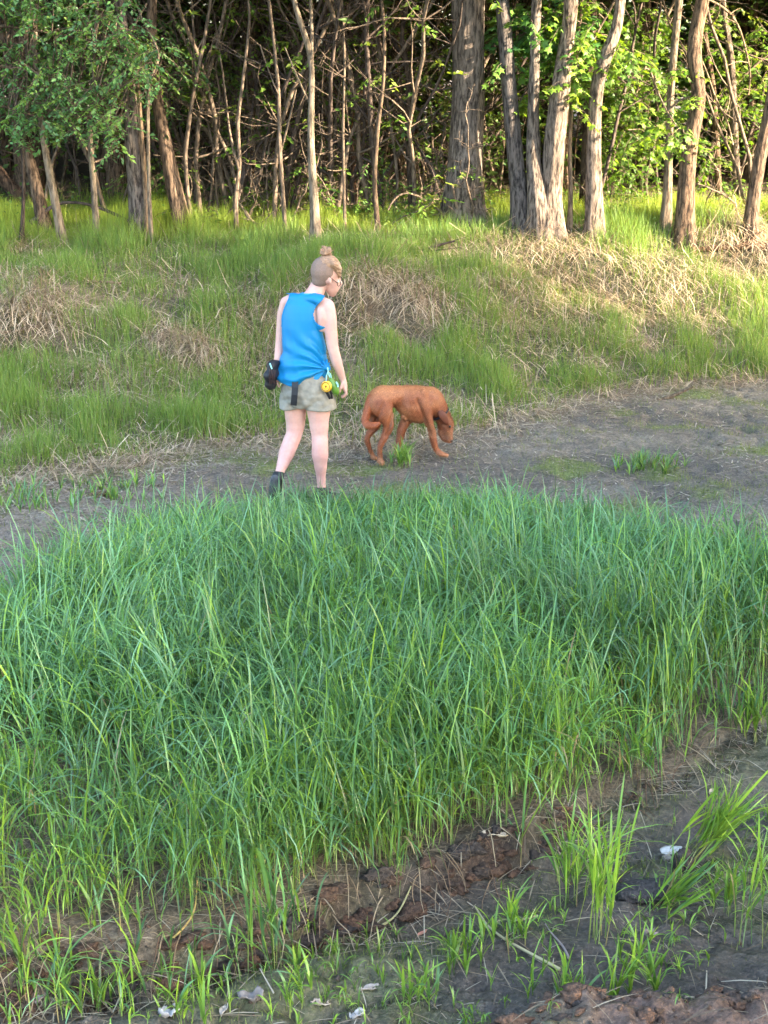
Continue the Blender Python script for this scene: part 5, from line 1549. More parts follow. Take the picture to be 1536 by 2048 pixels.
# belt pouch on the left hip
pc = Q(543, 750, -.02)
pb = chain([(Q(548, 728, -.01), (.030, .05, .02), AZB), (Q(546, 736, -.02), (.038, .058, .03), AZB), (Q(543, 750, -.03), (.044, .060, .03), AZB), (Q(542, 764, -.02), (.036, .055, .028), AZB), (Q(543, 774, -.01), (.02, .04, .016), AZB)])
def pouchf(co, nr): return .006 * np.sin(co[:, 2] * 75 + 2 * fbm(co[:, 0] * 12, co[:, 1] * 12, 441, 2)) * 1.0 + .006 * fbm(co[:, 0] * 20, co[:, 2] * 20, 443, 2)
po = fuse('belt_pouch', balls_acc(pb), .0055, 1, M_BLACK, None, pc, deform=pouchf)
po.location = pc; tag(po, 'black quilted pouch hanging at the left hip of the woman', 'pouch')
acc = Acc()
tube(acc, [Q(540, 727, -.08), Q(542, 733, -.095), Q(544, 738, -.10)], .005, 6, None)
acc.build('clip', M_TEAL, po, loc=pc)
acc = Acc()
for k in range(4):
    tube(acc, [Q(540 + k * 3.4, 738 + k, -.094), Q(538 + k * 3.4, 752 + k, -.100), Q(540 + k * 3.2, 767, -.080)], .0035, 5, None)
acc.build('zip', M_FRAME, po, loc=pc)

# yellow roll and green bag holder clipped at the right hip
yc = Q(653, 773, -.165)
ax = Vector((-.35, -.93, .12)).normalized()
def disc(acc, c, ax, prof, n=28):
    """lathe: prof list of (radius, along)"""
    u = ax.orthogonal().normalized(); v = ax.cross(u)
    V = []
    for r, h in prof:
        for k in range(n):
            t = 2 * math.pi * k / n
            V.append(c + ax * h + (u * math.cos(t) + v * math.sin(t)) * r)
    m = len(prof)
    F = [(i * n + k, i * n + (k + 1) % n, (i + 1) * n + (k + 1) % n, (i + 1) * n + k) for i in range(m - 1) for k in range(n)]
    acc.add(np.array([tuple(p) for p in V]), np.array(F))
acc = Acc()
disc(acc, yc, ax, [(.0005, -.014), (.030, -.014), (.036, -.008), (.037, .002), (.034, .012), (.028, .015), (.025, .012), (.018, .012), (.015, .016), (.008, .016), (.006, .010), (.0005, .010)])
yo = acc.build('dog_lead_reel', M_YELLOW, None, loc=yc); tag(yo, 'round yellow disc clipped at the right hip of the woman beside a green pod', 'lead reel')
acc = Acc()
disc(acc, yc, ax, [(.0005, .0165), (.005, .0165), (.006, .0125)], 14)
disc(acc, yc, ax, [(.030, .0150), (.0265, .0158), (.0250, .0128)], 28)
hubm = plain_mat('dark_hub', (.20, .09, .01), .5)
acc.build('hub', hubm, yo, loc=yc)
gc = Q(667, 772, -.145)
gb = chain([(Q(661, 757, -.14), .010), (Q(663, 764, -.145), .021), (Q(667, 772, -.148), .027), (Q(671, 780, -.148), .026), (Q(674, 786, -.146), .015)])
go = fuse('waste_bag_holder', balls_acc(gb), .004, 3, M_GREEN, None, gc); go.location = gc
tag(go, 'green pod shaped bag holder hanging by the right hand of the woman', 'bag holder')
acc = Acc()
tube(acc, [Q(661, 757, -.14), Q(657, 748, -.13), Q(656, 741, -.125), Q(655, 735, -.12)], .0045, 5, None)
tube(acc, [Q(663, 757, -.145), Q(661, 748, -.15), Q(656, 743, -.15), Q(653, 752, -.16), Q(652, 764, -.165)], .003, 5, None)
tube(acc, [Q(672, 764, -.16), Q(675, 768, -.165), Q(676, 774, -.165)], .006, 5, None)
acc.build('cord', M_TEAL, go, loc=gc)
acc = Acc()
tube(acc, [Q(652, 782, -.16), Q(656, 790, -.15), Q(660, 797, -.14)], .009, 6, None)
tube(acc, [Q(658, 778, -.14), Q(663, 788, -.135), Q(664, 797, -.13)], .008, 6, None)
kc = Q(655, 788, -.155)
ko = acc.build('key_fob', M_BLACK, None, loc=kc); tag(ko, 'black clip and tags dangling below the yellow disc at her hip', 'clip')

# ------------------------------------------------------------------ dog
gd = ground_hit(762, 927)
YD = gd.y
SD = px_scale(YD, .3)
def D(px, py, dy=0.0): return on_plane(px, py, YD + dy + (px - 760) * .0013)
DORG = Vector((D(820, 920).x, YD, tz(D(820, 920).x, YD)))
AD = R(14)
d = []
d += chain([(D(756, 806, .02), (.085, .085, .10), AD), (D(764, 799, .03), (.095, .088, .105), AD), (D(783, 795, .03), (.082, .076, .090), AD), (D(800, 795, .03), (.076, .074, .092), AD), (D(818, 804, .03), (.085, .094, .128), AD),
            (D(835, 809, .03), (.088, .098, .146), AD), (D(850, 809, .03), (.080, .094, .138), AD), (D(862, 806, .03), (.06, .075, .105), AD)])
# withers, neck, head
d += chain([(D(850, 790, .03), (.05, .05, .05)), (D(862, 797, .03), .085), (D(872, 812, .03), .078), (D(880, 826, .03), .068), (D(887, 838, .03), .058)])
d += chain([(D(886, 838, .03), (.066, .062, .060)), (D(890, 846, .03), (.068, .064, .064)), (D(892, 857, .02), (.056, .052, .055)), (D(894, 867, .01), (.043, .040, .044)), (D(896, 876, .0), (.036, .035, .032)), (D(899, 880, -.005), (.025, .027, .020))])
d += chain([(D(884, 862, .02), (.034, .03, .034)), (D(887, 873, .01), (.026, .026, .024)), (D(892, 880, .0), (.020, .022, .014))])   # jaw and cheek
# near hind leg: thigh, knee forward, hock back
d += chain([(D(765, 812, -.03), (.072, .055, .085), AD), (D(771, 826, -.045), (.070, .048, .070), AD), (D(776, 842, -.055), (.046, .036, .05), AD), (D(777, 854, -.055), .036), (D(770, 872, -.055), .029), (D(763, 886, -.055), .0235),
            (D(760, 896, -.055), .019), (D(760, 908, -.055), .0165), (D(761, 919, -.06), .018)])
d += chain([(D(760, 921, -.065), .021), (D(764, 924, -.085), .020), (D(766, 926, -.10), .016)])
# far hind leg
d += chain([(D(752, 818, .085), (.060, .048, .075), AD), (D(753, 835, .09), .050), (D(752, 850, .09), .036), (D(743, 862, .09), .028), (D(735, 874, .09), .021), (D(736, 886, .09), .0185), (D(741, 900, .09), .016), (D(746, 911, .09), .017)])
d += chain([(D(746, 913, .085), .020), (D(751, 916, .07), .018)])
# front leg set back (far side)
d += chain([(D(826, 828, .09), (.05, .04, .06), AD), (D(812, 843, .09), .036), (D(804, 858, .09), .033), (D(801, 872, .09), .027), (D(798, 886, .09), .023), (D(795, 898, .09), .018), (D(795, 904, .08), .019)])
d += chain([(D(795, 905, .08), .021), (D(800, 908, .06), .018)])
# front leg reaching forward (near side)
d += chain([(D(852, 818, -.03), (.055, .04, .075), AD), (D(857, 838, -.04), (.042, .036, .05), AD), (D(862, 855, -.04), .034), (D(866, 872, -.04), .0275), (D(869, 887, -.04), .0235), (D(873, 899, -.04), .019), (D(879, 905, -.05), .020)])
d += chain([(D(879, 906, -.05), (.024, .024, .018)), (D(886, 909, -.055), (.026, .024, .016)), (D(892, 910, -.06), (.020, .020, .012))])
# sheath and chest detail
d += chain([(D(806, 833, .0), .016), (D(812, 838, .0), .014)])
# shoulder blade, ribs and hip ridges
d += chain([(D(846, 790, -.035), (.03, .02, .05)), (D(852, 812, -.045), (.036, .022, .05))])
def furry(co, nr):
    return .0012 * fbm(co[:, 0] * 26, co[:, 2] * 26 + co[:, 1] * 13, 451, 3) + .005 * fbm(co[:, 0] * 8, co[:, 2] * 8, 453, 2)
def furry_body(co, nr):
    base = furry(co, nr)
    def groove(x0, y0, sl, wd, z0, z1):
        q = D(x0, y0)
        g = np.exp(-((co[:, 0] - q.x - sl * (co[:, 2] - q.z)) / wd) ** 2)
        return g * sstep(z0 - .04, z0, co[:, 2] - DORG.z) * sstep(z1 + .04, z1, co[:, 2] - DORG.z)
    g = .016 * groove(789, 815, .30, .016, .24, .42) + .013 * groove(842, 815, -.35, .015, .22, .46) + .008 * groove(862, 810, -.25, .012, .26, .48)
    g = g + .008 * groove(762, 815, .35, .012, .26, .46)
    ribs = .0012 * np.sin((co[:, 0] + .35 * co[:, 2]) * 150) * np.exp(-((co[:, 0] - D(822, 815).x) / .055) ** 2)
    return base - g + ribs - 0 * g
dog = empty('dog', DORG)
tag(dog, 'rusty red short haired dog sniffing the mud with its head down', 'dog')
db = fuse('body', balls_acc(d), .0060, 4, M_FUR, dog, DORG, deform=furry_body)
def tint_fur(co):
    z = co[:, 2] - DORG.z
    k = fbm(co[:, 0] * 6, co[:, 2] * 9, 461, 3)
    base = np.array([.27, .083, .034]) * (1 + .18 * k)[:, None]
    pale = np.array([.54, .27, .14])
    # paler fur on thigh edge, belly and paws, darker on the muzzle
    w = sstep(.10, .02, z) * .55 + .5 * np.exp(-(((co[:, 0] - D(800, 825).x) / .07) ** 2 + ((z - (D(800, 825).z - DORG.z)) / .05) ** 2))
    w = w + .35 * np.exp(-(((co[:, 0] - D(825, 842).x) / .10) ** 2 + ((co[:, 2] - D(825, 842).z) / .035) ** 2)) + .3 * sstep(.0, .5, k)
    C = base + (pale - base) * np.clip(w, 0, .8)[:, None]
    dk = np.exp(-(((co[:, 0] - D(894, 874).x) / .05) ** 2 + ((co[:, 2] - D(894, 874).z) / .05) ** 2))
    hd = np.exp(-(((co[:, 0] - D(888, 845).x) / .09) ** 2 + ((co[:, 2] - D(888, 845).z) / .10) ** 2))
    C = C * (1 - .45 * dk)[:, None] * (1 - .30 * hd)[:, None]
    # painted highlight along the back, painted shade in the creases between muscles
    back_light = sstep(D(800, 800).z, D(800, 774).z, co[:, 2]) * .35
    C = C + (np.array([.56, .27, .12]) - C) * back_light[:, None]
    crease_shade = np.exp(-((co[:, 0] - D(792, 800).x - .25 * (co[:, 2] - D(792, 810).z)) / .018) ** 2) * sstep(.2, .35, z) * (z < .47)
    crease_shade = crease_shade + np.exp(-((co[:, 0] - D(843, 800).x + .3 * (co[:, 2] - D(843, 810).z)) / .016) ** 2) * sstep(.22, .3, z) * (z < .48)
    C = C * (1 - .35 * crease_shade.clip(0, 1))[:, None]
    return C
set_tint(db, tint_fur, DORG)
def fur_coat(obj, count, L, parent, head):
    me = obj.data; npoly = len(me.polygons)
    cen = np.zeros(npoly * 3, np.float32); me.polygons.foreach_get('center', cen); cen = cen.reshape(-1, 3)
    nor = np.zeros(npoly * 3, np.float32); me.polygons.foreach_get('normal', nor); nor = nor.reshape(-1, 3)
    at = np.zeros(len(me.vertices) * 4, np.float32); me.color_attributes['tint'].data.foreach_get('color', at); at = at.reshape(-1, 4)[:, :3]
    first = np.zeros(npoly, np.int32)
    fv = np.array([p.vertices[0] for p in me.polygons])
    k = RNG.integers(0, npoly, count)
    p = cen[k] + RNG.normal(0, .003, (count, 3)); nn = nor[k]
    g = np.tile(np.array([-.75, -.05, -.65]), (count, 1)) + RNG.normal(0, .22, (count, 3)) + .25 * np.stack([fbm(p[:, 0] * 9, p[:, 2] * 9, 471, 2), 0 * p[:, 0], fbm(p[:, 0] * 9, p[:, 2] * 9, 473, 2)], 1)
    t = g - nn * (g * nn).sum(1)[:, None]; t /= np.linalg.norm(t, axis=1)[:, None] + 1e-6
    sd = np.cross(t, nn)
    ll = (L * U(.5, 1.2, count))[:, None]; w = .0011
    a = p - nn * .001
    e = p + t * ll + nn * ll * .22
    V = np.stack([a - sd * w, a + sd * w, e + sd * w * .2, e - sd * w * .2], 1).reshape(-1, 3)
    F = np.arange(count * 4).reshape(-1, 4)
    C = at[fv[k]] * (1 + RNG.normal(.12, .30, (count, 1))).clip(.4, 2.0) * np.array([1.05, 1.08, 1.0])
    o = mesh_np('fur', V, F, M_FURHAIR, np.repeat(C, 4, 0), True, parent)
    o['kind'] = 'stuff'
M_FURHAIR = leaf_mat('fur_hair', trans=.15, rough=.42, spec=.5, tcol=(1.1, 1, .9))
fur_coat(db, 60000, .012, db, None)
# tail
t_ = fuse('tail', balls_acc(chain([(D(745, 796, .02), .034), (D(738, 812, .01), .030), (D(733, 830, .0), .027), (D(731, 842, -.02), .027), (D(738, 850, -.06), .026), (D(748, 851, -.09), .024), (D(758, 847, -.11), .013)])), .005, 2, M_FUR, dog, DORG, deform=furry)
set_tint(t_, lambda co: np.ones((len(co), 3)) * np.array([.34, .10, .04]), DORG)
fur_coat(t_, 4000, .018, t_, None)
# ear, collar, nose, eye
e_ = fuse('ear', balls_acc(chain([(D(881, 824, -.050), (.026, .016, .018), AD), (D(886, 832, -.068), (.034, .012, .026), AD), (D(891, 842, -.070), (.026, .010, .020), AD), (D(894, 848, -.062), (.013, .008, .010), AD)])), .0045, 1, M_FUR, dog, DORG)
set_tint(e_, lambda co: np.ones((len(co), 3)) * np.array([.12, .035, .016]), DORG)
e2 = fuse('ear', balls_acc(chain([(D(893, 823, .085), (.020, .014, .016), AD), (D(897, 830, .100), (.022, .010, .020), AD), (D(899, 838, .100), (.016, .009, .014), AD)])), .0045, 1, M_FUR, dog, DORG)
set_tint(e2, lambda co: np.ones((len(co), 3)) * np.array([.12, .035, .016]), DORG)
acc = Acc()
cc = D(879, 827, .03); axn = (D(889, 842, .03) - D(870, 812, .03)).normalized(); u = axn.orthogonal().normalized(); v = axn.cross(u)
tube(acc, [cc + (u * math.cos(t) + v * math.sin(t)) * .073 for t in th], .0095, 6, None, False)
acc.build('collar', M_BLACK, dog, loc=DORG)
acc = Acc(); acc.add(BV * np.array([.018, .020, .015]) + np.array(D(902, 881, -.018)), BF); acc.build('nose', M_NOSE, dog, loc=DORG)
acc = Acc(); acc.add(BV * .0095 + np.array(D(900, 853, -.044)), BF); acc.build('eye', M_NOSE, dog, loc=DORG)
# ------------------------------------------------------------------ single tufts and scraps of the near mud
def tuft(name, label, px, py, n, H, leafL, rad=.035, yellow=.6, lean=.16, tilt=None, group=None):
    g = ground_hit(px, py)
    P = np.stack([g.x + RNG.normal(0, rad, n), g.y + RNG.normal(0, rad * .8, n)], 1)
    loc = Vector((g.x, g.y, g.z))
    o = tillers(P, H * U(.6, 1.15, n), leafL, 5, name, label, leafw=.0075, bk=.5, yellow=yellow, lean=lean * .7, kind='stuff' if rad > .1 else 'thing', cat='grass tuft', group=group, loc=loc)
    if tilt: o.rotation_euler = tilt
    return o
tuft('grass_tuft', 'tall upright tuft of bright yellow green grass on the mud at the right', 1190, 1880, 14, .34, .26, .030, 1.0)
tuft('grass_tuft', 'grass tuft with straw coloured base just behind the tallest bright tuft', 1150, 1810, 10, .26, .24, .05, .7)
tuft('grass_tuft', 'tall grass tuft cut by the right edge of the picture', 1505, 1890, 10, .32, .22, .045, .9)
tuft('grass_tuft', 'slanting grass tuft rising right from a dark clod of mud', 1385, 1720, 20, .20, .24, .03, .7, tilt=(R(-8), R(34), 0))
tuft('grass_tuft', 'slanting low grass tuft spreading over the wet mud below the leaning one', 1300, 1830, 9, .12, .24, .03, .4, tilt=(R(-5), R(38), 0))
tuft('grass_tuft', 'narrow tuft of stubby yellow green blades near the right edge', 1440, 1830, 9, .13, .12, .02, 1.0)
tuft('grass_tuft', 'small light green seedling clump on the mud in the lower middle', 922, 1930, 13, .08, .11, .04, 1.0)
tuft('grass_tuft', 'leafy clump bent over the pale reed stalk in the lower middle', 1010, 1890, 10, .08, .13, .05, .9)
tuft('grass_tuft', 'tall dark green tuft standing before the eroded bank left of the middle', 545, 1940, 11, .30, .26, .03, .3)
tuft('grass_tuft', 'tall narrow tuft near the lower left corner', 62, 2010, 10, .34, .24, .03, .4)
tuft('grass_tuft', 'short bright tuft at the bottom edge left of the middle', 400, 2052, 12, .10, .13, .05, .9)
tuft('grass_tuft', 'small pointed tuft at the bottom right of the mud hump', 838, 2010, 9, .10, .12, .03, .6)
tuft('grass_tuft', 'tuft of fine blades left of the mud hump at the bottom', 590, 2035, 8, .10, .12, .03, .6)
tuft('grass_tuft', 'low drooping clump beside the brown ridge at the lower right', 1240, 1975, 16, .06, .16, .09, .9)
tuft('grass_tuft', 'small clump on top of the mud before the brown ridge', 1120, 1995, 12, .05, .11, .06, .9)
tuft('grass_tuft', 'low green tussock alone on the open mud flat at the right', 1296, 935, 50, .03, .11, .11, .9)
tuft('grass_tuft', 'yellow green tuft standing beside the hind paw of the dog', 800, 935, 22, .09, .16, .05, 1.0)
tuft('grass_tuft', 'leafy clump at the left edge of the turf shelf', 215, 1990, 12, .08, .14, .07, .6)
tuft('grass_tuft', 'leafy weeds growing on the mud left of the fallen stick', 250, 985, 40, .04, .10, .16, .8)
tuft('grass_tuft', 'pale green clump at the left end of the mud flat', 80, 1010, 36, .05, .12, .16, .7)
tuft('grass_tuft', 'bright grass tuft in the middle of the right hand mud edge', 1290, 1440, 26, .24, .24, .05, 1.0)
tuft('grass_tuft', 'tangled grass tuft on the mud above the leaning tuft', 1270, 1560, 16, .20, .22, .05, .3)
tuft('grass_tuft', 'green tuft at the right edge of the mud above the tall ones', 1500, 1480, 22, .16, .22, .07, .4)

# left hand thin growth over the litter
P = sample(650, -2.2, .2, 3.7, 5.0, lambda x, y: np.clip(sstep(-.35, .0, shelf_inside(x, y)[0]) * (1 - sstep(-.9, .1, x)) * vnoise(x * 5, y * 5, 301), 0, 1)); n = len(P)
tillers(P, U(.05, .22, n), .16, 4, 'young_grass', 'thin young grass growing over the litter at the lower left', yellow=.5)
P = sample(300, -2.3, 2.4, 3.5, 5.2, lambda x, y: np.clip((shelf_inside(x, y)[0] < -.05) * vnoise(x * 4, y * 4, 302) ** 3 * 1.2, 0, 1)); n = len(P)
tillers(P, U(.015, .06, n), .07, 4, 'seedling_grass', 'tiny grass seedlings scattered over the near mud', leafw=.005, yellow=.9)
# dead stems strewn on the near mud and under the edge of the turf
P = sample(2600, -2.2, 2.4, 3.5, 5.9, lambda x, y: np.clip((np.exp(-(shelf_inside(x, y)[0] / .16) ** 2) + .16 * (shelf_inside(x, y)[0] < 0)) * (.2 + vnoise(x * 5, y * 5, 303)), 0, 1)); n = len(P)
c = colmix([(.24, .19, .13), (.32, .27, .19), (.13, .10, .07), (.38, .34, .26)], n)
simple_blades(P, U(.03, .20, n), U(.002, .006, n), c, c, 'dead_stems', 'dead stems and straw strewn over the mud along the eroded edge', M_STRAW, 3, .3, .5, flat=U(1.3, 1.6, n), zoff=.008, cat='straw')
# thin dark seed stems standing over the tall grass
P = sample(26, -2.2, 2.6, 5.5, 8.4, dens_tall); n = len(P)
simple_blades(P, U(.5, .75, n), U(.004, .006, n), colmix([(.07, .12, .04)], n), colmix([(.09, .12, .05)], n), 'seed_stems', 'thin dark stems standing above the tall grass', M_GRASS, 4, .07, .15)

# dead stalks hanging over the eroded step, roots
acc = Acc()
for k in range(130):
    x = random.uniform(-1.7, 1.5)
    y = float(np.interp(x, LEDGE_X, LEDGE_Y)) + random.uniform(-.02, .10)
    z = tz(x, y)
    p = Vector((x, y, z + .01)); dr = Vector((random.gauss(0, .6), -1, random.uniform(-.1, .5))).normalized(); pts = [p]
    L = random.uniform(.08, .26)
    for s in range(5):
        dr = (dr + Vector((random.gauss(0, .15), 0, -.28))).normalized()
        q = pts[-1] + dr * L / 5
        q.z = max(q.z, tz(q.x, q.y) + .003); pts.append(q)
    c = random.choice([(.30, .24, .16), (.22, .16, .10), (.36, .30, .2), (.14, .09, .06)])
    tube(acc, pts, np.linspace(.0028, .0012, 6), 4, c, False)
o = acc.build('hanging_roots', M_STRAW); tag(o, 'dead stalks and roots hanging over the eroded edge of the turf', 'roots', None, 'stuff')

# crumbs and clods of soil lying below the step and on the ridge
def clods(name, label, pts, rmin, rmax, mat, cat='clods'):
    T, F = ball_template(8, 6)
    Vs, Fs, Cs = [], [], []; off = 0
    for x, y in pts:
        r = rmin + (rmax - rmin) * random.random() ** 3
        sc = np.array([random.uniform(.7, 1.3), random.uniform(.7, 1.3), random.uniform(.5, .9)]) * r
        s = random.random() * 50
        V = T * (1 + .6 * fbm(T[:, 0] * 1.6 + s, T[:, 1] * 1.6 + T[:, 2] + s, 77, 2))[:, None] * sc
        V = V + np.array([x, y, tz(x, y) + r * .05])
        c = random.choice([(.08, .055, .04), (.10, .065, .045), (.06, .05, .042)])
        Vs.append(V); Fs.append(np.concatenate([F, F[:, 2:3]], 1) + off); Cs.append(np.ones((len(V), 3)) * c); off += len(V)
    o = faces_mixed(name, np.concatenate(Vs), np.concatenate(Fs), np.concatenate(Cs), mat, smooth=True)
    return tag(o, label, cat, None, 'stuff')
M_CLOD = plain_mat('soil_clod', (.12, .08, .05), .9, .2, .6, 70, .016, tint=True)
pts = []
for k in range(420):
    x = random.uniform(-1.7, 1.3); pts.append((x, float(np.interp(x, LEDGE_X, LEDGE_Y)) - .10 * float(fbm(np.array([x * 2.6]), np.array([np.interp(x, LEDGE_X, LEDGE_Y) * 2.6]), 21, 3)[0]) + random.gauss(-.02, .045)))
for k in range(160):
    x = random.uniform(.2, 1.6); pts.append((x, float(np.interp(x, RIDGE_X, RIDGE_Y)) + random.gauss(-.10, .09)))
for k in range(170):
    pts.append((random.uniform(-1.6, 2.2), random.uniform(3.5, 5.6)))
clods('soil_crumbs', 'brown crumbs of soil fallen below the eroded edge and over the mud', pts, .003, .013, M_CLOD)

def lumps(name, label, pts, mat, cat='soil'):
    T, F = ball_template(22, 15)
    F4 = np.concatenate([F, F[:, 2:3]], 1)
    Vs, Fs, Cs = [], [], []; off = 0
    for x, y, r, dz in pts:
        s = random.random() * 90
        n = 1 + .55 * fbm(T[:, 0] * 1.3 + s, T[:, 1] * 1.3 + 1.1 * T[:, 2] + s, 87, 3) + .30 * fbm(T[:, 0] * 4.2 + s, T[:, 2] * 4.2 + T[:, 1] * 3, 88, 3)
        V = T * n[:, None] * np.array([random.uniform(.9, 1.7), random.uniform(.6, 1.0), random.uniform(.5, .85)]) * r
        a = random.gauss(.25, .5); V = np.stack([V[:, 0] * math.cos(a) - V[:, 1] * math.sin(a), V[:, 0] * math.sin(a) + V[:, 1] * math.cos(a), V[:, 2]], 1)
        V = V + np.array([x, y, tz(x, y) + dz])
        c = np.array(random.choice([(.075, .048, .034), (.060, .044, .034), (.045, .038, .034), (.10, .060, .040)]))
        Vs.append(V); Fs.append(F4 + off); Cs.append(np.ones((len(V), 3)) * c); off += len(V)
    o = faces_mixed(name, np.concatenate(Vs), np.concatenate(Fs), np.concatenate(Cs), mat, smooth=True)
    return tag(o, label, cat, None, 'stuff')
pts = []
for k in range(300):
    x = random.uniform(-1.75, .75)
    y = float(np.interp(x, LEDGE_X, LEDGE_Y))
    y -= .10 * float(fbm(np.array([x * 2.6]), np.array([y * 2.6]), 21, 3)[0])
    r = random.choice([.010, .014, .018, .024, .034])
    pts.append((x, y + random.gauss(-.004, .018), r, random.uniform(-.2, .35) * r))
lumps('soil_lumps', 'crumbling brown lumps of soil along the eroded edge below the tall grass', pts, M_CLOD)
pts = []
for k in range(230):
    x = random.uniform(.12, 1.7)
    y = float(np.interp(x, RIDGE_X, RIDGE_Y)) - abs(random.gauss(0, .10)) + .02
    r = random.choice([.008, .012, .016, .022, .03])
    pts.append((x, y, r, random.uniform(-.3, .2) * r))
lumps('soil_lumps', 'crumbly brown soil ridge at the lower right corner of the picture', pts, M_CLOD)

def clod_thing(name, label, px, py, r, sc, col, cat, rough=.35, mat=None):
    g = ground_hit(px, py)
    T, F = ball_template(26, 18)
    s = px * .37
    n = 1 + rough * fbm(T[:, 0] * 1.7 + s, T[:, 1] * 1.7 + 1.3 * T[:, 2] + s, 78, 4) + .12 * fbm(T[:, 0] * 5 + s, T[:, 2] * 5 + T[:, 1] * 3, 79, 3)
    V = T * n[:, None] * np.array(sc) * r
    o = faces_mixed(name, V, np.concatenate([F, F[:, 2:3]], 1), np.ones((len(V), 3)) * col, mat or M_CLOD, smooth=True)
    o.location = (g.x, g.y, g.z + r * sc[2] * .45)
    return tag(o, label, cat)
clod_thing('mud_clod', 'dark upright clod of wet mud holding the leaning grass tuft', 1368, 1740, .050, (.8, .7, 1.1), (.05, .042, .038), 'clod')
clod_thing('mud_clod', 'dark churned lump of mud on the wet ground below the white scrap', 1290, 1790, .085, (1.2, .8, .35), (.055, .048, .045), 'clod', .5)
clod_thing('mud_clod', 'small round pebble like clod in front of the white scrap', 1334, 1722, .016, (1.2, 1, .9), (.30, .25, .2), 'clod', .15)

def scrap(name, label, px, py, L, W, col, cat, rz=0.0, crumple=.25, lift=.004):
    """a curled, torn flake with thickness"""
    g = ground_hit(px, py)
    nx, ny = 13, 9
    u = np.linspace(-1, 1, nx); v = np.linspace(-1, 1, ny)
    A, B = np.meshgrid(u, v)
    s = px * .13
    edge = 1 + .35 * fbm(A * 1.3 + s, B * 1.3 + s, 81, 3)
    X = A * L * .5 * edge; Y = B * W * .5 * np.sqrt(np.maximum(1 - .75 * A * A, .05)) * edge
    Z = crumple * W * (fbm(A * 1.6 + s, B * 1.6, 82, 3) + .5 * B * B)
    Vt = np.stack([X, Y, Z + .0012], -1).reshape(-1, 3); Vb = Vt - np.array([0, 0, .0024])
    i = np.arange(ny - 1)[:, None] * nx; j = np.arange(nx - 1)[None]
    F = np.stack([i + j, i + j + 1, i + nx + j + 1, i + nx + j], -1).reshape(-1, 4)
    N = len(Vt)
    rim = list(range(nx)) + [nx * k + nx - 1 for k in range(1, ny)] + [nx * (ny - 1) + k for k in range(nx - 2, -1, -1)] + [nx * k for k in range(ny - 2, 0, -1)]
    FR = np.array([(rim[k], rim[(k + 1) % len(rim)], rim[(k + 1) % len(rim)] + N, rim[k] + N) for k in range(len(rim))])[:, ::-1]
    V = np.concatenate([Vt, Vb])
    FF = np.concatenate([F, F[:, ::-1] + N, FR])
    mat = plain_mat(name + '_surface', col, .75, .3, .25, 60, .002)
    o = mesh_np(name, V, FF, mat, None)
    o.location = (g.x, g.y, g.z + lift); o.rotation_euler = (random.gauss(0, .12), random.gauss(0, .12), rz)
    return tag(o, label, cat)
scrap('white_scrap', 'flat white scrap lying on the wet mud beside the dark clod', 1345, 1710, .085, .050, (.60, .57, .53), 'scrap', .2, .15, .012)
scrap('dead_leaf', 'pale curled leaf under the tangled tuft on the right hand mud', 1424, 1588, .045, .022, (.55, .43, .30), 'leaf', .9, .5)
scrap('dead_leaf', 'whitish crumpled leaf at the bottom edge left of the short bright tuft', 338, 2032, .070, .050, (.40, .39, .38), 'leaf', .4, .7)
scrap('dead_leaf', 'narrow pale curled leaf at the bottom beside the short bright tuft', 447, 2026, .05, .022, (.38, .36, .33), 'leaf', 1.3, .7)
scrap('dead_leaf', 'pale folded leaf in front of the mud hump', 640, 2012, .055, .028, (.38, .32, .26), 'leaf', .1, .6)
scrap('dead_leaf', 'grey white leaf at the bottom right of the mud hump', 716, 2034, .050, .030, (.36, .35, .34), 'leaf', .5, .7)
scrap('dead_leaf', 'pale torn leaf lying on top of the mud hump', 738, 1982, .06, .028, (.38, .32, .27), 'leaf', .3, .5)
scrap('dead_leaf', 'grey torn leaf left of the mud hump', 500, 2008, .085, .045, (.20, .18, .17), 'leaf', -.2, .8)
scrap('dead_leaf', 'pinkish leaf scrap on the dark mud below the step', 845, 1868, .040, .012, (.50, .22, .15), 'leaf', .7, .3)
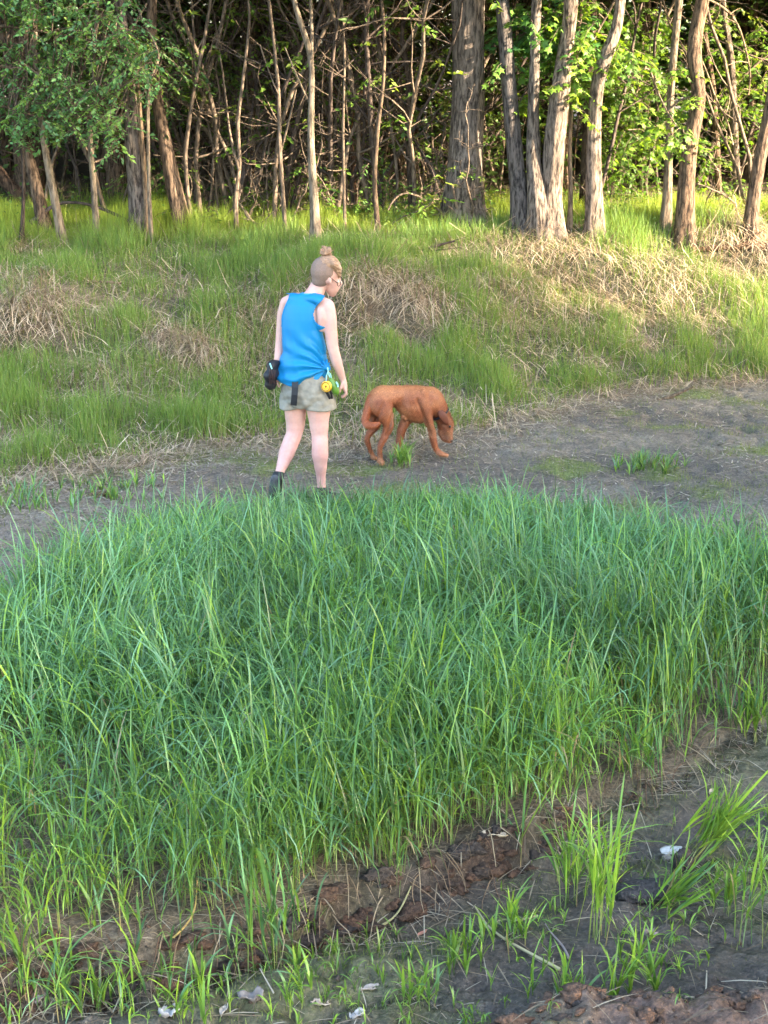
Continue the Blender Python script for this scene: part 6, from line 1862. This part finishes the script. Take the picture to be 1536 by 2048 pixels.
scrap('dead_leaf', 'dark crumpled leaf lying in the mossy mud at the right', 1300, 1876, .045, .028, (.22, .19, .17), 'leaf', .4, .9)
scrap('dead_leaf', 'pale leaf near the lower left corner at the foot of the narrow tuft', 80, 1998, .045, .026, (.42, .36, .33), 'leaf', 1.2, .5)
scrap('dead_leaf', 'long pale dry leaf lying along the top of the eroded step', 985, 1692, .10, .030, (.45, .38, .28), 'leaf', .1, .5, .03)

def stalk(name, label, pix, w, col, cat, lift=.012, mat=None):
    pts = [ground_hit(a, b) + Vector((0, 0, lift + (c if len_ > 2 else 0))) for (a, b, *r), len_, c in [(p, len(p), p[2] if len(p) > 2 else 0) for p in pix]]
    rad = [w * .5] * len(pts)
    Qp, rr = resample(pts, rad, .02)
    rr = rr * (1 - .5 * np.linspace(0, 1, len(rr)))
    base = Qp[0].copy()
    acc = Acc(); tube(acc, Qp - base, rr, 6, col, True, .05, seed=int(pix[0][0]) % 11)
    o = acc.build(name, mat or M_STRAW); o.location = base
    return tag(o, label, cat)
stalk('reed_stalk', 'pale broken reed stalk pointing up to the left across the near mud', [(1120, 1950), (1060, 1920), (1010, 1890), (975, 1862), (950, 1840, .03)], .012, (.42, .38, .22), 'stalk', .015)
stalk('reed_stalk', 'short reed stalk with a green tip lying on the dark mud below the step', [(740, 1868), (770, 1858), (800, 1840, .01), (822, 1818, .03)], .010, (.38, .36, .18), 'stalk')
stalk('stick', 'grey stick slanting on the mud under the tall bright tuft', [(1137, 1925), (1125, 1900), (1105, 1880), (1090, 1862, .01)], .010, (.26, .22, .21), 'stick')
stalk('reed_stalk', 'pair of pale dead stems leaning at the left of the mud hump, the longer one', [(548, 2000), (535, 1975), (520, 1955, .02)], .006, (.45, .4, .34), 'stalk')
stalk('reed_stalk', 'thin pale stem lying above the pale broken reed stalk', [(1075, 1838), (1040, 1848), (1000, 1850), (985, 1858)], .008, (.42, .36, .2), 'stalk')
stalk('reed_stalk', 'bent yellow reed stem arching at the edge of the turf left of the middle', [(345, 1895), (370, 1880, .02), (392, 1850, .03), (396, 1800, .06)], .008, (.50, .36, .13), 'stalk')
